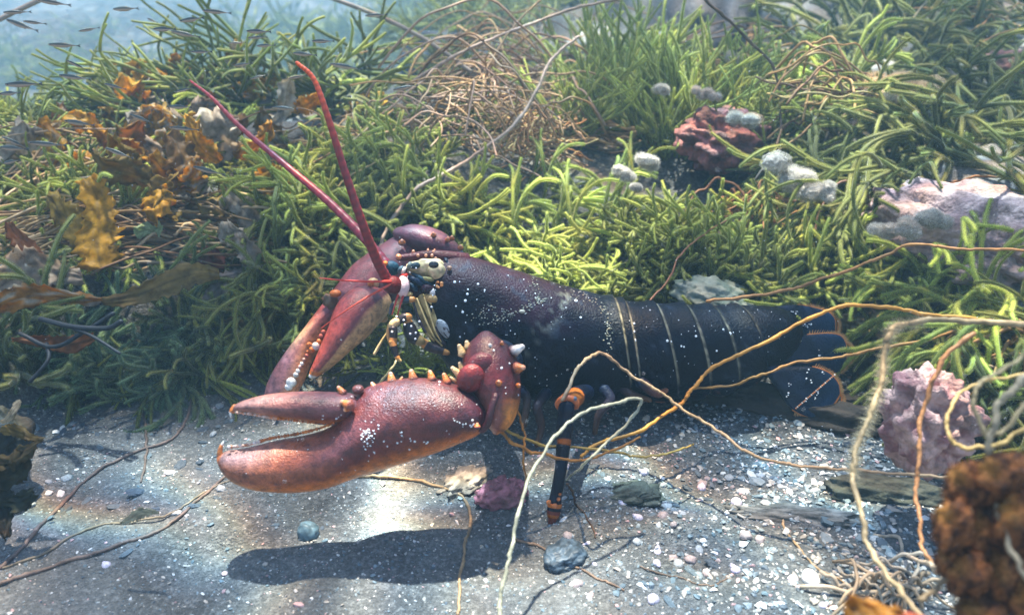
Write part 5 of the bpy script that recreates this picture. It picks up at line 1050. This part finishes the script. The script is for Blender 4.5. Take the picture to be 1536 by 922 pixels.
LF(1275, 945, .27, 1345, 905, .27, 50, (.45, .20, .03), 'blurred orange leaf at the bottom right edge', 26, ruf=.5)
for i in range(85):      # crumpled leaf litter
    x = fr.gauss(255, 95); y = fr.gauss(262, 50)
    if not (40 < x < 470 and 170 < y < 400): continue
    p = G(x, y); a = fr.uniform(0, 6.28); L = fr.uniform(.035, .075); L *= .8*max(1, min(1.5, pix(p)[2]/1.0)); c = [GOLD, (.44, .22, .03), (.30, .15, .04), (.42, .27, .04), GOLD, BEI, (.60, .36, .04), (.26, .17, .04), (.42, .34, .26)][i % 9]
    nm = ['golden', 'orange-brown', 'brown', 'olive', 'golden', 'beige', 'yellow', 'olive-brown', 'pale grey'][i % 9]
    b = p+Vector((0, 0, fr.uniform(.01, .05))); t = b+Vector((math.cos(a)*L, math.sin(a)*L*.7, fr.uniform(.0, .05)))
    o = leaf(b, t, L*fr.uniform(.45, .75), c, 100+i, ruf=.6, curl=.8, c2=BEI if i % 4 == 0 else None).build('kelp_leaf', M['kelp']); auto(o, f'crumpled {nm} leaf', 'kelp leaf', 'crumpled leaves in the brown litter', b)
# dark twig at the left
mb = MB()
for pts, r in [([(60, 478, .60), (110, 490, .59), (160, 492, .585), (182, 482, .58)], 4), ([(30, 500, .60), (80, 520, .595), (130, 495, .59), (170, 470, .585)], 3.2), ([(70, 515, .60), (72, 540, .59), (45, 572, .585)], 3), ([(110, 492, .59), (140, 505, .585), (180, 530, .58)], 2.4)]:
    tube(mb, catmull([P(*q) for q in pts], 24), S(r, .59), 9, (.022, .024, .028))
tag(mb.build('twig', M['strand']), 'black branching twig lying before the grey-green weed', 'twig')

# ------------------------------------------------------------------ pale furry blobs
def fluff(x, y, d, r, label, seed, col=(.50, .46, .40)):
    mb = MB(); mb.m2 = M['fur']; r_ = random.Random(seed); ang = r_.uniform(-.6, .3)
    for i in range(8):
        u_ = r_.gauss(0, r*.62); c = P(x+u_*math.cos(ang), y-u_*math.sin(ang)+r_.gauss(0, r*.22), d+r_.gauss(0, S(r, d)*.3)); q_ = S(r, d)*r_.uniform(.28, .62)*np.array([r_.uniform(1, 1.5), 1, r_.uniform(.7, 1.1)]); mb.cur = 1; blob(mb, c, q_*1.35, np.array(col)*1.1, sub=3, amp=.2, sc_=2.5, seed=seed+i); mb.cur = 0; blob(mb, c, q_, np.array(col)*r_.uniform(.85, 1.15), sub=4, amp=.3, sc_=2.8, seed=seed+i)
        v, f = ico(4); k = 900; idx = npr.randint(0, len(v), k); dv = v[idx]; b0 = np.array(tuple(c))+dv*S(r, d)*.5; tg = np.cross(dv, npr.randn(k, 3)); tg /= np.linalg.norm(tg, axis=1)[:, None]
        mb.add(np.stack([b0-tg*.00012, b0+tg*.00012, b0+dv*S(r, d)*.28+npr.randn(k, 3)*.0006], 1).reshape(-1, 3), np.arange(3*k).reshape(-1, 3), np.array(col)*1.1)
    tag(mb.build('sea_squirt', M['fluff']), label, 'sea squirt', 'pale furry growths')
for i, a in enumerate([(1195, 270, .78, 34, 'long whitish furry growth below the dark hanging string'), (1215, 290, .77, 24, 'lower end of the whitish furry growth'), (1238, 292, .76, 14, 'small furry blob left of the dark loop'), (1325, 345, .70, 20, 'left white furry blob beside the large pink rock'), (1362, 340, .69, 22, 'middle white furry blob beside the large pink rock'),
                       (1392, 328, .70, 24, 'right white furry blob on the large pink rock'), (972, 243, .82, 20, 'white furry blob on the bright drooping weed'), (940, 262, .81, 16, 'lower white furry blob on the bright drooping weed'), (952, 280, .80, 12, 'lowest small furry blob on the drooping weed'), (1112, 178, .93, 20, 'furry blob left of the dark hanging string'), (1058, 140, .98, 15, 'small pinkish furry blob above the brown straw'), (995, 135, 1.0, 14, 'small pale furry blob behind the tall weed'),
                       (1100, 88, 1.1, 16, 'faint furry blob on the hazy straw mat'), (610, 225, .98, 26, 'pale furry mass behind the crossing strings'), (650, 160, 1.1, 22, 'hazy pale mass under the thick tan string')]):
    fluff(a[0], a[1], a[2]-.055, a[3]*.72, a[4], seed=i+1)
fluff(1354, 128, .84, 27, 'cream and orange blob glowing at the top right', 40, col=(.80, .62, .40)); fluff(1342, 147, .83, 15, 'white lower edge of the glowing top right blob', 41, col=(.85, .80, .68))

# ------------------------------------------------------------------ small fish
def fish_proto():
    mb = MB(); n = 30; t = np.linspace(0, 1, n); hgt = .16*np.sin(np.pi*np.clip(t*.92+.06, 0, 1))**.7*(1-.62*sst(.45, .95, t))+.004; m = 14; a = np.linspace(0, 2*np.pi, m, endpoint=False)
    v = np.stack([np.repeat(t[:, None], m, 1), np.sin(a)[None]*hgt[:, None]*.30, np.cos(a)[None]*hgt[:, None]*.5], -1); up = np.cos(a)[None, :, None]
    c = lerp(np.array([.60, .42, .32]), np.array([.035, .045, .035]), sst(-.1, .35, up))*np.ones((n, m, 1)); c = lerp(c, np.array([.03, .04, .04]), (np.exp(-((up-.12)/.14)**2)*.7)*np.ones((n, m, 1)))
    mb.add(v.reshape(-1, 3), [gridfaces(n, m), np.arange(m)[None, ::-1].copy(), (np.arange(m)+(n-1)*m)[None]], c.reshape(-1, 3)); body_ = mb.mesh('small_fish', M['fish'])
    tl = MB(); q = np.array([(.97, .004, 0), (1.13, .002, .06), (1.09, .001, 0), (1.13, .002, -.06), (.97, -.004, 0), (1.13, -.002, .06), (1.09, -.001, 0), (1.13, -.002, -.06)]); tl.add(q, [np.array([[0, 1, 2], [0, 2, 3], [4, 6, 5], [4, 7, 6], [0, 5, 1], [0, 4, 5], [0, 3, 7], [0, 7, 4]])], (.10, .10, .09)); blob(tl, (.975, 0, 0), .017, (.01, .01, .01), sub=1); tail_ = tl.mesh('tail_fin', M['fish'])
    e = MB(); blob(e, (.085, .028, .012), .022, (.01, .012, .012), sub=2); blob(e, (.085, -.028, .012), .022, (.01, .012, .012), sub=2); eye_ = e.mesh('eye', M['eye'])
    fi = MB(); q = np.array([(.50, .002, .05), (.60, 0, .095), (.68, 0, .045), (.50, -.002, .05), (.55, .002, -.045), (.64, 0, -.085), (.70, 0, -.035), (.55, -.002, -.045)]); fi.add(q, [np.array([[0, 1, 2], [3, 2, 1], [4, 6, 5], [7, 5, 6]])], (.35, .32, .26)); fin_ = fi.mesh('fin', M['fish'])
    return body_, [('tail_fin', tail_), ('eye', eye_), ('fin', fin_)]
def fish():
    bm_, parts = fish_proto()
    L = [(5, 19, 45, 18), (10, 30, 55, 46), (55, 0, 104, 8), (35, 32, 68, 36), (170, 14, 206, 13), (304, 16, 345, 20), (270, 32, 304, 27), (230, 44, 262, 44), (257, 47, 299, 56), (221, 28, 236, 34), (73, 67, 118, 69), (118, 47, 148, 42), (370, 47, 405, 48), (385, 69, 412, 68), (287, 78, 317, 78), (343, 65, 368, 64), (100, 91, 130, 105), (89, 113, 134, 119), (8, 127, 61, 126), (0, 141, 30, 139), (157, 126, 188, 134), (351, 99, 378, 95), (375, 119, 400, 112), (97, 181, 140, 188), (195, 172, 228, 184), (253, 160, 286, 161), (254, 191, 297, 195), (42, 214, 97, 218), (3, 205, 42, 223), (0, 221, 40, 224), (158, 222, 198, 237), (495, 96, 541, 104), (408, 161, 445, 164), (372, 57, 400, 56), (432, 118, 460, 113), (290, 250, 335, 262), (5, 245, 30, 240), (262, 138, 290, 132), (590, 135, 625, 128), (548, 24, 580, 22), (440, 80, 474, 83), (468, 62, 500, 62)]
    for i, (x0, y0, x1, y1) in enumerate(L):
        d = fr.uniform(.60, .85)
        gd = pix(G((x0+x1)/2, max(4, (y0+y1)/2)))[2]; d = min(d, gd-.30) if gd > 1.0 else gd-.2
        a = P(x0, y0, d); b = P(x1, y1, d+fr.uniform(-.01, .01)); ax = (b-a); ln = ax.length; q = ax.to_track_quat('X', 'Z')
        o = bpy.data.objects.new('small_fish', bm_); C.objects.link(o); o.location = a; o.rotation_mode = 'QUATERNION'; o.rotation_quaternion = q; o.scale = (ln*.95, ln*1.1, ln*1.0)
        for n_, me in parts:
            c = bpy.data.objects.new(n_, me); C.objects.link(c); c.parent = o
        auto(o, 'tiny slim silvery fish', 'fish', 'shoal of tiny fish', (a+b)/2)
fish()

# ------------------------------------------------------------------ drifting specks in the water
def specks():
    v, f = ico(1); n = 2600; d = .25+1.3*npr.rand(n)**.8; px = npr.uniform(-100, 1640, n); py = npr.uniform(-60, 980, n); mb = MB()
    for i in range(n):
        c = P(px[i], py[i], d[i])
        if c.z > Hs(c.x, c.y)+.004: mb.v.append(v*npr.uniform(.00010, .00032)*(.6+d[i]*.6)+np.array(c)); mb.f.append(f+mb.n); mb.c.append(np.ones((len(v), 3))*.7); mb.n += len(v)
    tag(mb.build('drifting_specks', M['barn']), kind='stuff')
specks()
finish_labels()
